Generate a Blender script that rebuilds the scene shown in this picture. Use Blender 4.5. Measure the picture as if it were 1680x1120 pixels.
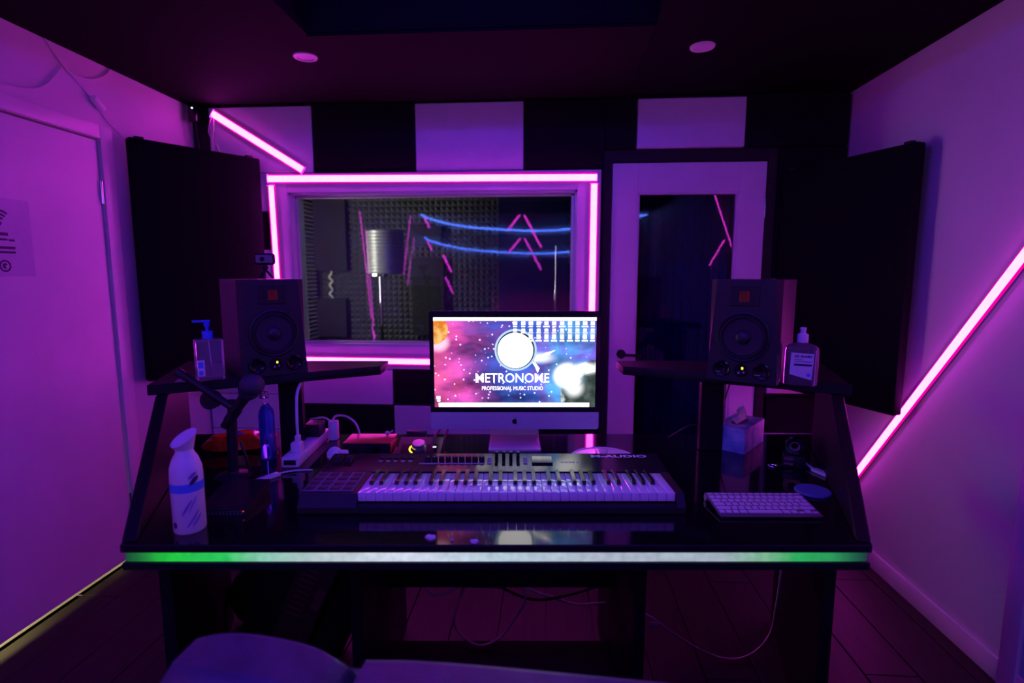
import bpy, bmesh, math, random
from mathutils import Vector, Matrix, Euler

random.seed(7)
for o in list(bpy.data.objects):
    bpy.data.objects.remove(o)
SC = bpy.context.scene
COL = SC.collection
PI = math.pi

# ------------------------------------------------------------------ camera
CAM_Z = 1.42
cd = bpy.data.cameras.new('camera')
cam = bpy.data.objects.new('camera', cd)
COL.objects.link(cam)
cd.sensor_width = 36.0
cd.lens = 880.0 / 1680.0 * 36.0
cd.clip_start = 0.02
cam.location = (0, 0, CAM_Z)
PITCH = math.atan(110 / 880.0)
YAW = math.atan(60 / 880.0 * math.cos(PITCH))
cam.rotation_euler = (PI / 2 - PITCH, 0, YAW)
cd.dof.use_dof = True
cd.dof.focus_distance = 1.95
cd.dof.aperture_fstop = 1.6
SC.camera = cam

# ------------------------------------------------------------------ world, exposure
w = bpy.data.worlds.new('world')
SC.world = w
w.use_nodes = True
w.node_tree.nodes['Background'].inputs[0].default_value = (0.004, 0.002, 0.012, 1)
w.node_tree.nodes['Background'].inputs[1].default_value = 0.2
SC.view_settings.view_transform = 'Standard'
SC.view_settings.look = 'None'
SC.view_settings.gamma = 1
SC.view_settings.use_curve_mapping = False
SC.view_settings.exposure = 0.0

# strengths of the room's lamps and of one added ceiling strip
PINK_L = 19.0                      # LED tubes on the back wall
PINK = (1.0, 0.042, 0.92)
REAR_L = 15.0                      # LED tubes on the rear wall
SIDE_L = 14.0                      # dimmer LED tubes on the side walls behind the camera
ROPE_L = 34.0                      # blue LED rope on the rear wall
ROPE = (0.08, 0.19, 1.0)
COVE_L = 85.0                      # blue LED strips in the ceiling recess
COVE = (0.08, 0.014, 1.0)
FILL_STRIP_L = 60.0                     # added blue strip overhead, lights key fronts and sofa
BOOTH_L = 22.0                     # white lamp in the recording booth

# room
XL, XR, YB, YR, ZC = -2.06, 1.59, 3.10, -2.30, 2.375

# ------------------------------------------------------------------ materials
def newmat(name):
    m = bpy.data.materials.new(name)
    m.use_nodes = True
    nt = m.node_tree
    return m, nt, nt.nodes['Principled BSDF']

def mat(name, col, rough=0.5, metal=0.0, noise=0.0, nscale=30.0, bump=0.0, bscale=200.0,
        emit=None, estr=0.0, coat=0.0, trans=0.0, ior=1.45, spec=0.5, rvar=0.0):
    m, nt, p = newmat(name)
    c4 = (col[0], col[1], col[2], 1)
    p.inputs['Base Color'].default_value = c4
    p.inputs['Roughness'].default_value = rough
    p.inputs['Metallic'].default_value = metal
    p.inputs['IOR'].default_value = ior
    p.inputs['Specular IOR Level'].default_value = spec
    p.inputs['Coat Weight'].default_value = coat
    p.inputs['Transmission Weight'].default_value = trans
    if emit:
        p.inputs['Emission Color'].default_value = (*emit, 1)
        p.inputs['Emission Strength'].default_value = estr
    tc = nt.nodes.new('ShaderNodeTexCoord')
    if noise > 0 or rvar > 0:
        n = nt.nodes.new('ShaderNodeTexNoise')
        n.inputs['Scale'].default_value = nscale
        n.inputs['Detail'].default_value = 5
        nt.links.new(tc.outputs['Object'], n.inputs['Vector'])
        if noise > 0:
            r = nt.nodes.new('ShaderNodeValToRGB')
            r.color_ramp.elements[0].position = 0.3
            r.color_ramp.elements[1].position = 0.7
            r.color_ramp.elements[0].color = tuple(max(0, x * (1 - noise)) for x in col) + (1,)
            r.color_ramp.elements[1].color = tuple(min(1, x * (1 + noise)) for x in col) + (1,)
            nt.links.new(n.outputs['Fac'], r.inputs['Fac'])
            nt.links.new(r.outputs['Color'], p.inputs['Base Color'])
        if rvar > 0:
            mr = nt.nodes.new('ShaderNodeMapRange')
            mr.inputs['To Min'].default_value = max(0, rough - rvar)
            mr.inputs['To Max'].default_value = rough + rvar
            nt.links.new(n.outputs['Fac'], mr.inputs['Value'])
            nt.links.new(mr.outputs['Result'], p.inputs['Roughness'])
    if bump > 0:
        n2 = nt.nodes.new('ShaderNodeTexNoise')
        n2.inputs['Scale'].default_value = bscale
        n2.inputs['Detail'].default_value = 4
        nt.links.new(tc.outputs['Object'], n2.inputs['Vector'])
        b = nt.nodes.new('ShaderNodeBump')
        b.inputs['Strength'].default_value = bump
        b.inputs['Distance'].default_value = 0.002
        nt.links.new(n2.outputs['Fac'], b.inputs['Height'])
        nt.links.new(b.outputs['Normal'], p.inputs['Normal'])
    return m

def emitmat(name, col, strength, mottle=0.0, mscale=40.0):
    m = bpy.data.materials.new(name)
    m.use_nodes = True
    nt = m.node_tree
    nt.nodes.remove(nt.nodes['Principled BSDF'])
    e = nt.nodes.new('ShaderNodeEmission')
    e.inputs[0].default_value = (*col, 1)
    e.inputs[1].default_value = strength
    nt.links.new(e.outputs[0], nt.nodes['Material Output'].inputs['Surface'])
    if mottle > 0:
        tc = nt.nodes.new('ShaderNodeTexCoord')
        n = nt.nodes.new('ShaderNodeTexNoise')
        n.inputs['Scale'].default_value = mscale
        nt.links.new(tc.outputs['Object'], n.inputs['Vector'])
        mr = nt.nodes.new('ShaderNodeMapRange')
        mr.inputs['To Min'].default_value = strength * (1 - mottle)
        mr.inputs['To Max'].default_value = strength * (1 + mottle)
        nt.links.new(n.outputs['Fac'], mr.inputs['Value'])
        nt.links.new(mr.outputs['Result'], e.inputs[1])
    return m

def panemat(name, tint=(0.9, 0.92, 0.95), ior=1.5, gain=1.0, wave=0.0):
    m = bpy.data.materials.new(name)
    m.use_nodes = True
    nt = m.node_tree
    nt.nodes.remove(nt.nodes['Principled BSDF'])
    t = nt.nodes.new('ShaderNodeBsdfTransparent')
    t.inputs[0].default_value = (*tint, 1)
    g = nt.nodes.new('ShaderNodeBsdfGlossy')
    g.inputs['Roughness'].default_value = 0.0
    f = nt.nodes.new('ShaderNodeFresnel')
    f.inputs['IOR'].default_value = ior
    ml = nt.nodes.new('ShaderNodeMath')
    ml.operation = 'MULTIPLY'
    ml.inputs[1].default_value = gain
    ml.use_clamp = True
    mx = nt.nodes.new('ShaderNodeMixShader')
    nt.links.new(f.outputs[0], ml.inputs[0])
    nt.links.new(ml.outputs[0], mx.inputs[0])
    nt.links.new(t.outputs[0], mx.inputs[1])
    nt.links.new(g.outputs[0], mx.inputs[2])
    nt.links.new(mx.outputs[0], nt.nodes['Material Output'].inputs['Surface'])
    if wave > 0:
        tc = nt.nodes.new('ShaderNodeTexCoord')
        n = nt.nodes.new('ShaderNodeTexNoise')
        n.inputs['Scale'].default_value = 1.6
        n.inputs['Detail'].default_value = 1
        nt.links.new(tc.outputs['Object'], n.inputs['Vector'])
        b = nt.nodes.new('ShaderNodeBump')
        b.inputs['Strength'].default_value = wave
        b.inputs['Distance'].default_value = 0.01
        nt.links.new(n.outputs['Fac'], b.inputs['Height'])
        nt.links.new(b.outputs['Normal'], g.inputs['Normal'])
    return m

M = {}
M['wall_white'] = mat('painted wall white', (0.64, 0.64, 0.66), 0.55, noise=0.04, nscale=3, bump=0.12, bscale=180)
M['wall_black'] = mat('painted wall black', (0.012, 0.011, 0.013), 0.7, noise=0.2, nscale=8, bump=0.1)
M['ceiling'] = mat('black ceiling paint', (0.0042, 0.0034, 0.005), 0.85, noise=0.15, nscale=5, bump=0.15, bscale=90, spec=0.12)
M['tile_white'] = mat('white acoustic tile', (0.66, 0.66, 0.70), 0.8, noise=0.04, nscale=12, bump=0.25, bscale=400)
M['tile_black'] = mat('black acoustic tile', (0.010, 0.010, 0.012), 0.95, noise=0.15, nscale=20, bump=0.3, bscale=400, spec=0.15)
M['fabric_black'] = mat('black acoustic fabric', (0.006, 0.006, 0.008), 0.95, noise=0.2, nscale=60, bump=0.3, bscale=900, spec=0.1)
M['door_white'] = mat('white door paint', (0.70, 0.70, 0.72), 0.38, noise=0.05, nscale=4, bump=0.05)
M['floor'] = mat('dark laminate', (0.045, 0.030, 0.026), 0.38, noise=0.35, nscale=9, bump=0.08, bscale=60, rvar=0.08)
M['desk'] = mat('black lacquered desk top', (0.006, 0.006, 0.007), 0.075, noise=0.2, nscale=40, bump=0.015, bscale=60, spec=0.75, rvar=0.02)
M['desk_edge'] = mat('black desk laminate', (0.008, 0.008, 0.011), 0.48, noise=0.2, nscale=30, bump=0.08, spec=0.3)
M['black_plastic'] = mat('black plastic', (0.012, 0.012, 0.014), 0.45, bump=0.06, bscale=600, noise=0.1)
M['black_gloss'] = mat('gloss black plastic', (0.006, 0.006, 0.008), 0.12, noise=0.1, bump=0.0)
M['black_rubber'] = mat('black rubber', (0.014, 0.013, 0.015), 0.7, noise=0.15, bump=0.1)
M['speaker'] = mat('speaker cabinet vinyl', (0.022, 0.022, 0.027), 0.40, noise=0.15, nscale=80, bump=0.12, bscale=700)
M['cone'] = mat('woven woofer cone', (0.03, 0.03, 0.04), 0.30, noise=0.2, nscale=200, bump=0.1, bscale=500)
M['tweeter'] = mat('copper pleated tweeter', (0.42, 0.10, 0.03), 0.35, metal=0.6, noise=0.2)
M['alu_dark'] = mat('shaded aluminium', (0.20, 0.19, 0.22), 0.4, metal=0.5, noise=0.05)  # darkened aluminium copy so key gaps look as if mirroring dark surroundings
M['alu'] = mat('brushed aluminium', (0.62, 0.62, 0.65), 0.40, metal=0.30, noise=0.04, nscale=80, bump=0.03, bscale=500)
M['chrome'] = mat('chrome', (0.82, 0.82, 0.85), 0.12, metal=1.0, noise=0.03)
M['white_plastic'] = mat('white plastic', (0.76, 0.75, 0.77), 0.35, noise=0.03, bump=0.03)
M['white_key'] = mat('piano key white', (0.80, 0.80, 0.83), 0.03, noise=0.01, spec=0.8)
M['black_key'] = mat('piano key black', (0.010, 0.010, 0.013), 0.22, noise=0.1, spec=0.7)
M['panel'] = mat('keyboard control panel', (0.020, 0.018, 0.020), 0.16, noise=0.1, spec=0.9)
M['pad'] = mat('grey rubber pad', (0.055, 0.03, 0.05), 0.6, noise=0.1, bump=0.05)
M['pad_rim'] = mat('translucent pad rim', (0.22, 0.18, 0.34), 0.4, noise=0.05)
M['label_ink'] = mat('printed pale ink', (0.62, 0.58, 0.75), 0.5, noise=0.02)
M['dark_ink'] = mat('printed dark ink', (0.05, 0.03, 0.10), 0.5, noise=0.05)
M['paper'] = mat('white paper', (0.78, 0.77, 0.78), 0.7, noise=0.04, bump=0.1, bscale=100)
M['red_metal'] = mat('red anodised metal', (0.55, 0.022, 0.035), 0.32, metal=0.35, noise=0.05, bump=0.03)
M['orange_foil'] = mat('orange plastic film', (0.75, 0.09, 0.012), 0.20, noise=0.45, nscale=16, bump=0.8, bscale=22)
M['blue_plastic'] = mat('blue pump plastic', (0.05, 0.18, 0.85), 0.30, noise=0.05)
M['blue_band'] = mat('blue printed band', (0.10, 0.26, 0.80), 0.35, noise=0.08)
M['gel'] = mat('clear sanitiser gel', (0.93, 0.82, 0.93), 0.04, trans=0.88, ior=1.36, noise=0.02)
M['clear'] = mat('clear plastic', (0.92, 0.90, 0.95), 0.05, trans=0.92, ior=1.3, noise=0.02)
M['blue_clear'] = mat('blue clear plastic', (0.12, 0.25, 0.90), 0.08, trans=0.75, ior=1.3, noise=0.05)
M['leather'] = mat('dark blue grey leather', (0.10, 0.088, 0.125), 0.33, noise=0.2, nscale=14, bump=0.35, bscale=140, rvar=0.06)
M['cable_white'] = mat('white cable', (0.72, 0.68, 0.72), 0.45, noise=0.05)
M['cable_black'] = mat('black cable', (0.012, 0.012, 0.014), 0.5, noise=0.1)
M['foam'] = mat('charcoal acoustic foam', (0.12, 0.12, 0.13), 0.95, noise=0.2, nscale=40, bump=0.2, spec=0.1)
M['foam_light'] = mat('grey acoustic foam', (0.17, 0.17, 0.18), 0.95, noise=0.2, nscale=40, bump=0.2, spec=0.1)
M['foam_dark'] = mat('dark foam block', (0.035, 0.035, 0.04), 0.9, noise=0.2, nscale=30, bump=0.3, spec=0.1)
M['foam_navy'] = mat('navy foam', (0.012, 0.012, 0.11), 0.9, noise=0.2, nscale=30, bump=0.3, spec=0.1)  # blue tint stands in for blue light mirrored in the window glass
M['filter_metal'] = mat('perforated grey metal', (0.34, 0.34, 0.33), 0.38, metal=0.5, noise=0.08)
M['carpet'] = mat('dark booth carpet', (0.03, 0.03, 0.035), 0.95, noise=0.3, nscale=80, bump=0.4)
M['led_core'] = emitmat('LED diffuser', PINK, PINK_L, 0.12, 30)
M['led_edge'] = emitmat('LED frosted side', (1.0, 0.0, 0.32), 1.0)  # dim pink emission standing in for lens bloom around the tubes
M['led_rear'] = emitmat('rear LED diffuser', PINK, REAR_L)
M['led_side'] = emitmat('side LED diffuser', PINK, SIDE_L)
M['led_blue'] = emitmat('blue LED rope', ROPE, ROPE_L)
M['led_strip'] = emitmat('blue ceiling LED strip', COVE, FILL_STRIP_L)
M['led_cove'] = emitmat('blue cove LED strip', COVE, COVE_L)
M['lamp_off'] = mat('unlit downlight glass', (0.75, 0.72, 0.78), 0.3, noise=0.05)
M['yellow_led'] = emitmat('yellow status LED', (1.0, 0.75, 0.03), 2.5)
M['white_led'] = emitmat('white status display', (0.9, 0.88, 1.0), 1.3)
M['blue_led'] = emitmat('pale blue status LED', (0.35, 0.65, 1.0), 3.0)
M['glass'] = panemat('window glass', (0.93, 0.95, 0.97), 1.52, 1.15)
M['glass2'] = panemat('inner window glass', (0.93, 0.95, 0.97), 1.52, 1.15)
M['door_glass'] = panemat('dark door glass', (0.55, 0.57, 0.66), 1.52, 1.15)
M['tissue_card'] = None

def ramp_material(name, stops, axis='X', lo=-0.94, hi=0.94, mottle=True, strength=1.0):
    """emission that changes colour along a strip of individually coloured LEDs"""
    m = bpy.data.materials.new(name)
    m.use_nodes = True
    nt = m.node_tree
    p = nt.nodes['Principled BSDF']
    p.inputs['Base Color'].default_value = (0.06, 0.06, 0.06, 1)
    p.inputs['Roughness'].default_value = 0.35
    tc = nt.nodes.new('ShaderNodeTexCoord')
    sp = nt.nodes.new('ShaderNodeSeparateXYZ')
    nt.links.new(tc.outputs['Object'], sp.inputs[0])
    mr = nt.nodes.new('ShaderNodeMapRange')
    mr.inputs['From Min'].default_value = lo
    mr.inputs['From Max'].default_value = hi
    nt.links.new(sp.outputs[axis], mr.inputs['Value'])
    r = nt.nodes.new('ShaderNodeValToRGB')
    els = r.color_ramp.elements
    els[0].position = stops[0][0]
    els[0].color = (*stops[0][1], 1)
    els[1].position = stops[-1][0]
    els[1].color = (*stops[-1][1], 1)
    for pos, c in stops[1:-1]:
        e = els.new(pos)
        e.color = (*c, 1)
    nt.links.new(mr.outputs['Result'], r.inputs['Fac'])
    nt.links.new(r.outputs['Color'], p.inputs['Emission Color'])
    n = nt.nodes.new('ShaderNodeTexNoise')
    n.inputs['Scale'].default_value = 45
    n.inputs['Detail'].default_value = 4
    nt.links.new(tc.outputs['Object'], n.inputs['Vector'])
    m2 = nt.nodes.new('ShaderNodeMapRange')
    m2.inputs['To Min'].default_value = strength * 0.6
    m2.inputs['To Max'].default_value = strength * 1.4
    nt.links.new(n.outputs['Fac'], m2.inputs['Value'])
    nt.links.new(m2.outputs['Result'], p.inputs['Emission Strength'])
    return m

M['desk_led'] = ramp_material('addressable desk LED diffuser', [
    (0.0, (0.0, 0.03, 0.01)), (0.03, (0.01, 0.20, 0.02)), (0.06, (0.01, 0.55, 0.03)), (0.14, (0.02, 0.55, 0.09)),
    (0.19, (0.24, 0.56, 0.42)), (0.26, (0.44, 0.55, 0.56)), (0.38, (0.64, 0.70, 0.82)), (0.50, (0.46, 0.60, 0.68)),
    (0.64, (0.40, 0.46, 0.55)), (0.80, (0.34, 0.42, 0.48)), (0.86, (0.18, 0.45, 0.25)), (0.90, (0.02, 0.40, 0.09)), (0.95, (0.02, 0.30, 0.08)),
    (0.98, (0.01, 0.10, 0.04)), (1.0, (0.0, 0.03, 0.01))], strength=1.0)

def tissue_material():
    m, nt, p = newmat('printed tissue carton')
    tc = nt.nodes.new('ShaderNodeTexCoord')
    n = nt.nodes.new('ShaderNodeTexNoise')
    n.inputs['Scale'].default_value = 14
    n.inputs['Detail'].default_value = 6
    nt.links.new(tc.outputs['Object'], n.inputs['Vector'])
    r = nt.nodes.new('ShaderNodeValToRGB')
    r.color_ramp.elements[0].position = 0.35
    r.color_ramp.elements[0].color = (0.10, 0.22, 0.50, 1)
    r.color_ramp.elements[1].position = 0.68
    r.color_ramp.elements[1].color = (0.62, 0.72, 0.86, 1)
    nt.links.new(n.outputs['Fac'], r.inputs['Fac'])
    nt.links.new(r.outputs['Color'], p.inputs['Base Color'])
    p.inputs['Roughness'].default_value = 0.45
    return m
M['tissue_card'] = tissue_material()

def plank_material():
    m, nt, p = newmat('dark oak laminate plank')
    tc = nt.nodes.new('ShaderNodeTexCoord')
    mp = nt.nodes.new('ShaderNodeMapping')
    mp.inputs['Scale'].default_value = (18, 1.2, 1)
    nt.links.new(tc.outputs['Object'], mp.inputs['Vector'])
    n = nt.nodes.new('ShaderNodeTexNoise')
    n.inputs['Scale'].default_value = 3
    n.inputs['Detail'].default_value = 7
    nt.links.new(mp.outputs['Vector'], n.inputs['Vector'])
    r = nt.nodes.new('ShaderNodeValToRGB')
    r.color_ramp.elements[0].position = 0.3
    r.color_ramp.elements[0].color = (0.015, 0.010, 0.009, 1)
    r.color_ramp.elements[1].position = 0.75
    r.color_ramp.elements[1].color = (0.034, 0.023, 0.021, 1)
    nt.links.new(n.outputs['Fac'], r.inputs['Fac'])
    nt.links.new(r.outputs['Color'], p.inputs['Base Color'])
    p.inputs['Roughness'].default_value = 0.48
    p.inputs['Specular IOR Level'].default_value = 0.28
    return m
M['plank'] = plank_material()

def nebula_material():
    """the desktop wallpaper: a lit screen showing a magenta to blue nebula with stars"""
    m = bpy.data.materials.new('screen nebula wallpaper')
    m.use_nodes = True
    nt = m.node_tree
    nt.nodes.remove(nt.nodes['Principled BSDF'])
    L = nt.links.new
    tc = nt.nodes.new('ShaderNodeTexCoord')
    sp = nt.nodes.new('ShaderNodeSeparateXYZ')
    L(tc.outputs['Object'], sp.inputs[0])
    n = nt.nodes.new('ShaderNodeTexNoise')
    n.inputs['Scale'].default_value = 9
    n.inputs['Detail'].default_value = 7
    n.inputs['Distortion'].default_value = 1.0
    L(tc.outputs['Object'], n.inputs['Vector'])
    mr = nt.nodes.new('ShaderNodeMapRange')
    mr.inputs['From Min'].default_value = -0.31
    mr.inputs['From Max'].default_value = 0.31
    L(sp.outputs['X'], mr.inputs['Value'])
    ad = nt.nodes.new('ShaderNodeMath')
    ad.operation = 'MULTIPLY_ADD'
    ad.inputs[1].default_value = 0.62
    L(n.outputs['Fac'], ad.inputs[0])
    L(mr.outputs['Result'], ad.inputs[2])
    sb = nt.nodes.new('ShaderNodeMath')
    sb.operation = 'SUBTRACT'
    sb.inputs[1].default_value = 0.31
    L(ad.outputs[0], sb.inputs[0])
    r = nt.nodes.new('ShaderNodeValToRGB')
    st = [(0.0, (0.75, 0.10, 0.30)), (0.14, (0.60, 0.07, 0.40)), (0.26, (0.22, 0.05, 0.30)), (0.40, (0.07, 0.06, 0.38)),
          (0.55, (0.04, 0.11, 0.55)), (0.68, (0.16, 0.12, 0.58)), (0.82, (0.08, 0.32, 0.75)), (1.0, (0.14, 0.10, 0.55))]
    els = r.color_ramp.elements
    els[0].color = (*st[0][1], 1)
    els[1].position = 1.0
    els[1].color = (*st[-1][1], 1)
    for pos, c in st[1:-1]:
        e = els.new(pos)
        e.color = (*c, 1)
    L(sb.outputs[0], r.inputs['Fac'])
    n2 = nt.nodes.new('ShaderNodeTexNoise')
    n2.inputs['Scale'].default_value = 6
    n2.inputs['Detail'].default_value = 8
    mp = nt.nodes.new('ShaderNodeMapping')
    mp.inputs['Location'].default_value = (3.1, 1.7, 0.4)
    mp.inputs['Rotation'].default_value = (0, 0.5, 0)
    mp.inputs['Scale'].default_value = (1, 1, 2.6)
    L(tc.outputs['Object'], mp.inputs['Vector'])
    L(mp.outputs['Vector'], n2.inputs['Vector'])
    m2 = nt.nodes.new('ShaderNodeMapRange')
    m2.inputs['From Min'].default_value = 0.3
    m2.inputs['From Max'].default_value = 0.7
    m2.inputs['To Min'].default_value = 0.35
    m2.inputs['To Max'].default_value = 1.9
    L(n2.outputs['Fac'], m2.inputs['Value'])
    v = nt.nodes.new('ShaderNodeTexVoronoi')
    v.inputs['Scale'].default_value = 48
    L(tc.outputs['Object'], v.inputs['Vector'])
    lt = nt.nodes.new('ShaderNodeMapRange')
    lt.inputs['From Min'].default_value = 0.10
    lt.inputs['From Max'].default_value = 0.20
    lt.inputs['To Min'].default_value = 1.3
    lt.inputs['To Max'].default_value = 0.0
    L(v.outputs['Distance'], lt.inputs['Value'])
    e1 = nt.nodes.new('ShaderNodeEmission')
    L(r.outputs['Color'], e1.inputs[0])
    L(m2.outputs['Result'], e1.inputs[1])
    e2 = nt.nodes.new('ShaderNodeEmission')
    e2.inputs[0].default_value = (0.85, 0.8, 1, 1)
    L(lt.outputs['Result'], e2.inputs[1])
    a = nt.nodes.new('ShaderNodeAddShader')
    L(e1.outputs[0], a.inputs[0])
    L(e2.outputs[0], a.inputs[1])
    L(a.outputs[0], nt.nodes['Material Output'].inputs['Surface'])
    return m
M['nebula'] = nebula_material()

def screen_patch(name, c0, c1, scale, s):
    m = bpy.data.materials.new(name)
    m.use_nodes = True
    nt = m.node_tree
    nt.nodes.remove(nt.nodes['Principled BSDF'])
    tc = nt.nodes.new('ShaderNodeTexCoord')
    n = nt.nodes.new('ShaderNodeTexNoise')
    n.inputs['Scale'].default_value = scale
    n.inputs['Detail'].default_value = 6
    nt.links.new(tc.outputs['Object'], n.inputs['Vector'])
    r = nt.nodes.new('ShaderNodeValToRGB')
    r.color_ramp.elements[0].position = 0.42
    r.color_ramp.elements[0].color = (*c0, 1)
    r.color_ramp.elements[1].position = 0.62
    r.color_ramp.elements[1].color = (*c1, 1)
    nt.links.new(n.outputs['Fac'], r.inputs['Fac'])
    e = nt.nodes.new('ShaderNodeEmission')
    e.inputs[1].default_value = s
    nt.links.new(r.outputs['Color'], e.inputs[0])
    nt.links.new(e.outputs[0], nt.nodes['Material Output'].inputs['Surface'])
    return m
M['scr_white'] = emitmat('screen white', (1.0, 0.97, 0.95), 2.6)
M['scr_pale'] = emitmat('screen pale blue', (0.45, 0.65, 0.95), 1.2)
M['scr_sun'] = screen_patch('screen orange star', (0.85, 0.22, 0.02), (1.0, 0.62, 0.20), 30, 1.0)
M['scr_pinkglow'] = emitmat('screen pink flare', (1.0, 0.45, 0.65), 1.3)
M['scr_planet'] = screen_patch('screen planet surface', (0.030, 0.055, 0.060), (0.95, 1.0, 1.0), 22, 1.2)
M['scr_planet_dark'] = screen_patch('screen planet night side', (0.035, 0.055, 0.055), (0.10, 0.13, 0.12), 24, 1.0)
M['scr_dark'] = emitmat('screen dark mark', (0.03, 0.04, 0.10), 1.0)

# ------------------------------------------------------------------ mesh helpers
class B:
    def __init__(self):
        self.bm = bmesh.new()

    def _new(self, verts, mtx):
        if mtx is not None:
            for v in verts:
                v.co = mtx @ v.co

    def box(self, c, s, bev=0.0, seg=2, mtx=None):
        t = bmesh.new()
        bmesh.ops.create_cube(t, size=1.0)
        for v in t.verts:
            v.co = Vector((v.co.x * s[0] + c[0], v.co.y * s[1] + c[1], v.co.z * s[2] + c[2]))
        if bev > 0:
            bmesh.ops.bevel(t, geom=t.edges[:], offset=min(bev, 0.49 * min(s)), segments=seg, affect='EDGES', profile=0.5)
        self.merge(t, mtx)
        return self

    def box2(self, a, b, bev=0.0, seg=2, mtx=None):
        c = [(a[i] + b[i]) / 2 for i in range(3)]
        s = [abs(b[i] - a[i]) for i in range(3)]
        return self.box(c, s, bev, seg, mtx)

    def merge(self, t, mtx=None):
        mp = {}
        for v in t.verts:
            mp[v] = self.bm.verts.new((mtx @ v.co) if mtx is not None else v.co)
        for f in t.faces:
            try:
                self.bm.faces.new([mp[v] for v in f.verts])
            except ValueError:
                pass
        t.free()

    def cyl(self, p0, p1, r0, r1=None, n=20, cap=True):
        p0, p1 = Vector(p0), Vector(p1)
        r1 = r0 if r1 is None else r1
        d = (p1 - p0).normalized()
        a = d.orthogonal().normalized()
        b = d.cross(a)
        R = []
        for p, r in ((p0, r0), (p1, r1)):
            R.append([self.bm.verts.new(p + (a * math.cos(2 * PI * i / n) + b * math.sin(2 * PI * i / n)) * r) for i in range(n)])
        for i in range(n):
            self.bm.faces.new((R[0][i], R[0][(i + 1) % n], R[1][(i + 1) % n], R[1][i]))
        if cap:
            self.bm.faces.new(R[0][::-1])
            self.bm.faces.new(R[1])
        return self

    def lathe(self, prof, n=32, c=(0, 0, 0), sx=1.0, sy=1.0, mtx=None, capb=True, capt=True):
        rings = []
        mtx = mtx or Matrix.Identity(4)
        for r, z in prof:
            if r < 1e-6:
                rings.append([self.bm.verts.new(mtx @ Vector((c[0], c[1], c[2] + z)))])
            else:
                rings.append([self.bm.verts.new(mtx @ Vector((c[0] + r * sx * math.cos(2 * PI * i / n), c[1] + r * sy * math.sin(2 * PI * i / n), c[2] + z))) for i in range(n)])
        for k in range(len(rings) - 1):
            a, b = rings[k], rings[k + 1]
            for i in range(n):
                j = (i + 1) % n
                if len(a) == 1 and len(b) > 1:
                    self.bm.faces.new((a[0], b[j], b[i]))
                elif len(b) == 1 and len(a) > 1:
                    self.bm.faces.new((a[i], a[j], b[0]))
                elif len(a) > 1:
                    self.bm.faces.new((a[i], a[j], b[j], b[i]))
        if capb and len(rings[0]) > 1:
            self.bm.faces.new(rings[0][::-1])
        if capt and len(rings[-1]) > 1:
            self.bm.faces.new(rings[-1])
        return self

    def prism(self, poly, z0, z1, mtx=None):
        mtx = mtx or Matrix.Identity(4)
        a = [self.bm.verts.new(mtx @ Vector((x, y, z0))) for x, y in poly]
        b = [self.bm.verts.new(mtx @ Vector((x, y, z1))) for x, y in poly]
        n = len(poly)
        self.bm.faces.new(a[::-1])
        self.bm.faces.new(b)
        for i in range(n):
            j = (i + 1) % n
            self.bm.faces.new((a[i], a[j], b[j], b[i]))
        return self

    def tube(self, pts, r, n=8, sub=6, closed=False):
        P = [Vector(p) for p in pts]
        if sub > 1 and len(P) > 2:
            Q = []
            m = len(P)
            rng = range(m) if closed else range(m - 1)
            for i in rng:
                p1, p2 = P[i], P[(i + 1) % m]
                p0 = P[i - 1] if (i > 0 or closed) else p1 * 2 - p2
                p3 = P[(i + 2) % m] if (i + 2 < m or closed) else p2 * 2 - p1
                for k in range(sub):
                    t = k / sub
                    Q.append(0.5 * ((2 * p1) + (p2 - p0) * t + (2 * p0 - 5 * p1 + 4 * p2 - p3) * t * t + (3 * p1 - p0 - 3 * p2 + p3) * t ** 3))
            if not closed:
                Q.append(P[-1])
            P = Q
        m = len(P)
        rings = []
        nrm = None
        for i, p in enumerate(P):
            if closed:
                d = (P[(i + 1) % m] - P[i - 1])
            else:
                d = P[min(i + 1, m - 1)] - P[max(i - 1, 0)]
            if d.length < 1e-9:
                d = Vector((0, 0, 1))
            d.normalize()
            if nrm is None:
                nrm = d.orthogonal().normalized()
            nrm = (nrm - d * nrm.dot(d))
            if nrm.length < 1e-6:
                nrm = d.orthogonal()
            nrm.normalize()
            bb = d.cross(nrm)
            rings.append([self.bm.verts.new(p + (nrm * math.cos(2 * PI * k / n) + bb * math.sin(2 * PI * k / n)) * r) for k in range(n)])
        cnt = m if closed else m - 1
        for i in range(cnt):
            a, b = rings[i], rings[(i + 1) % m]
            for k in range(n):
                l = (k + 1) % n
                self.bm.faces.new((a[k], a[l], b[l], b[k]))
        if not closed:
            self.bm.faces.new(rings[0][::-1])
            self.bm.faces.new(rings[-1])
        return self

    def sphere(self, c, r, s=(1, 1, 1), u=20, v=12, mtx=None):
        t = bmesh.new()
        bmesh.ops.create_uvsphere(t, u_segments=u, v_segments=v, radius=r)
        for q in t.verts:
            q.co = Vector((q.co.x * s[0] + c[0], q.co.y * s[1] + c[1], q.co.z * s[2] + c[2]))
        self.merge(t, mtx)
        return self

    def subdiv_box(self, c, s, cuts, fn, mtx=None):
        """a box made of a fine grid, each vertex moved by fn"""
        t = bmesh.new()
        bmesh.ops.create_cube(t, size=1.0)
        bmesh.ops.subdivide_edges(t, edges=t.edges[:], cuts=cuts, use_grid_fill=True)
        for v in t.verts:
            q = fn(Vector(v.co))
            v.co = Vector((q.x * s[0] + c[0], q.y * s[1] + c[1], q.z * s[2] + c[2]))
        self.merge(t, mtx)
        return self

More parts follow.
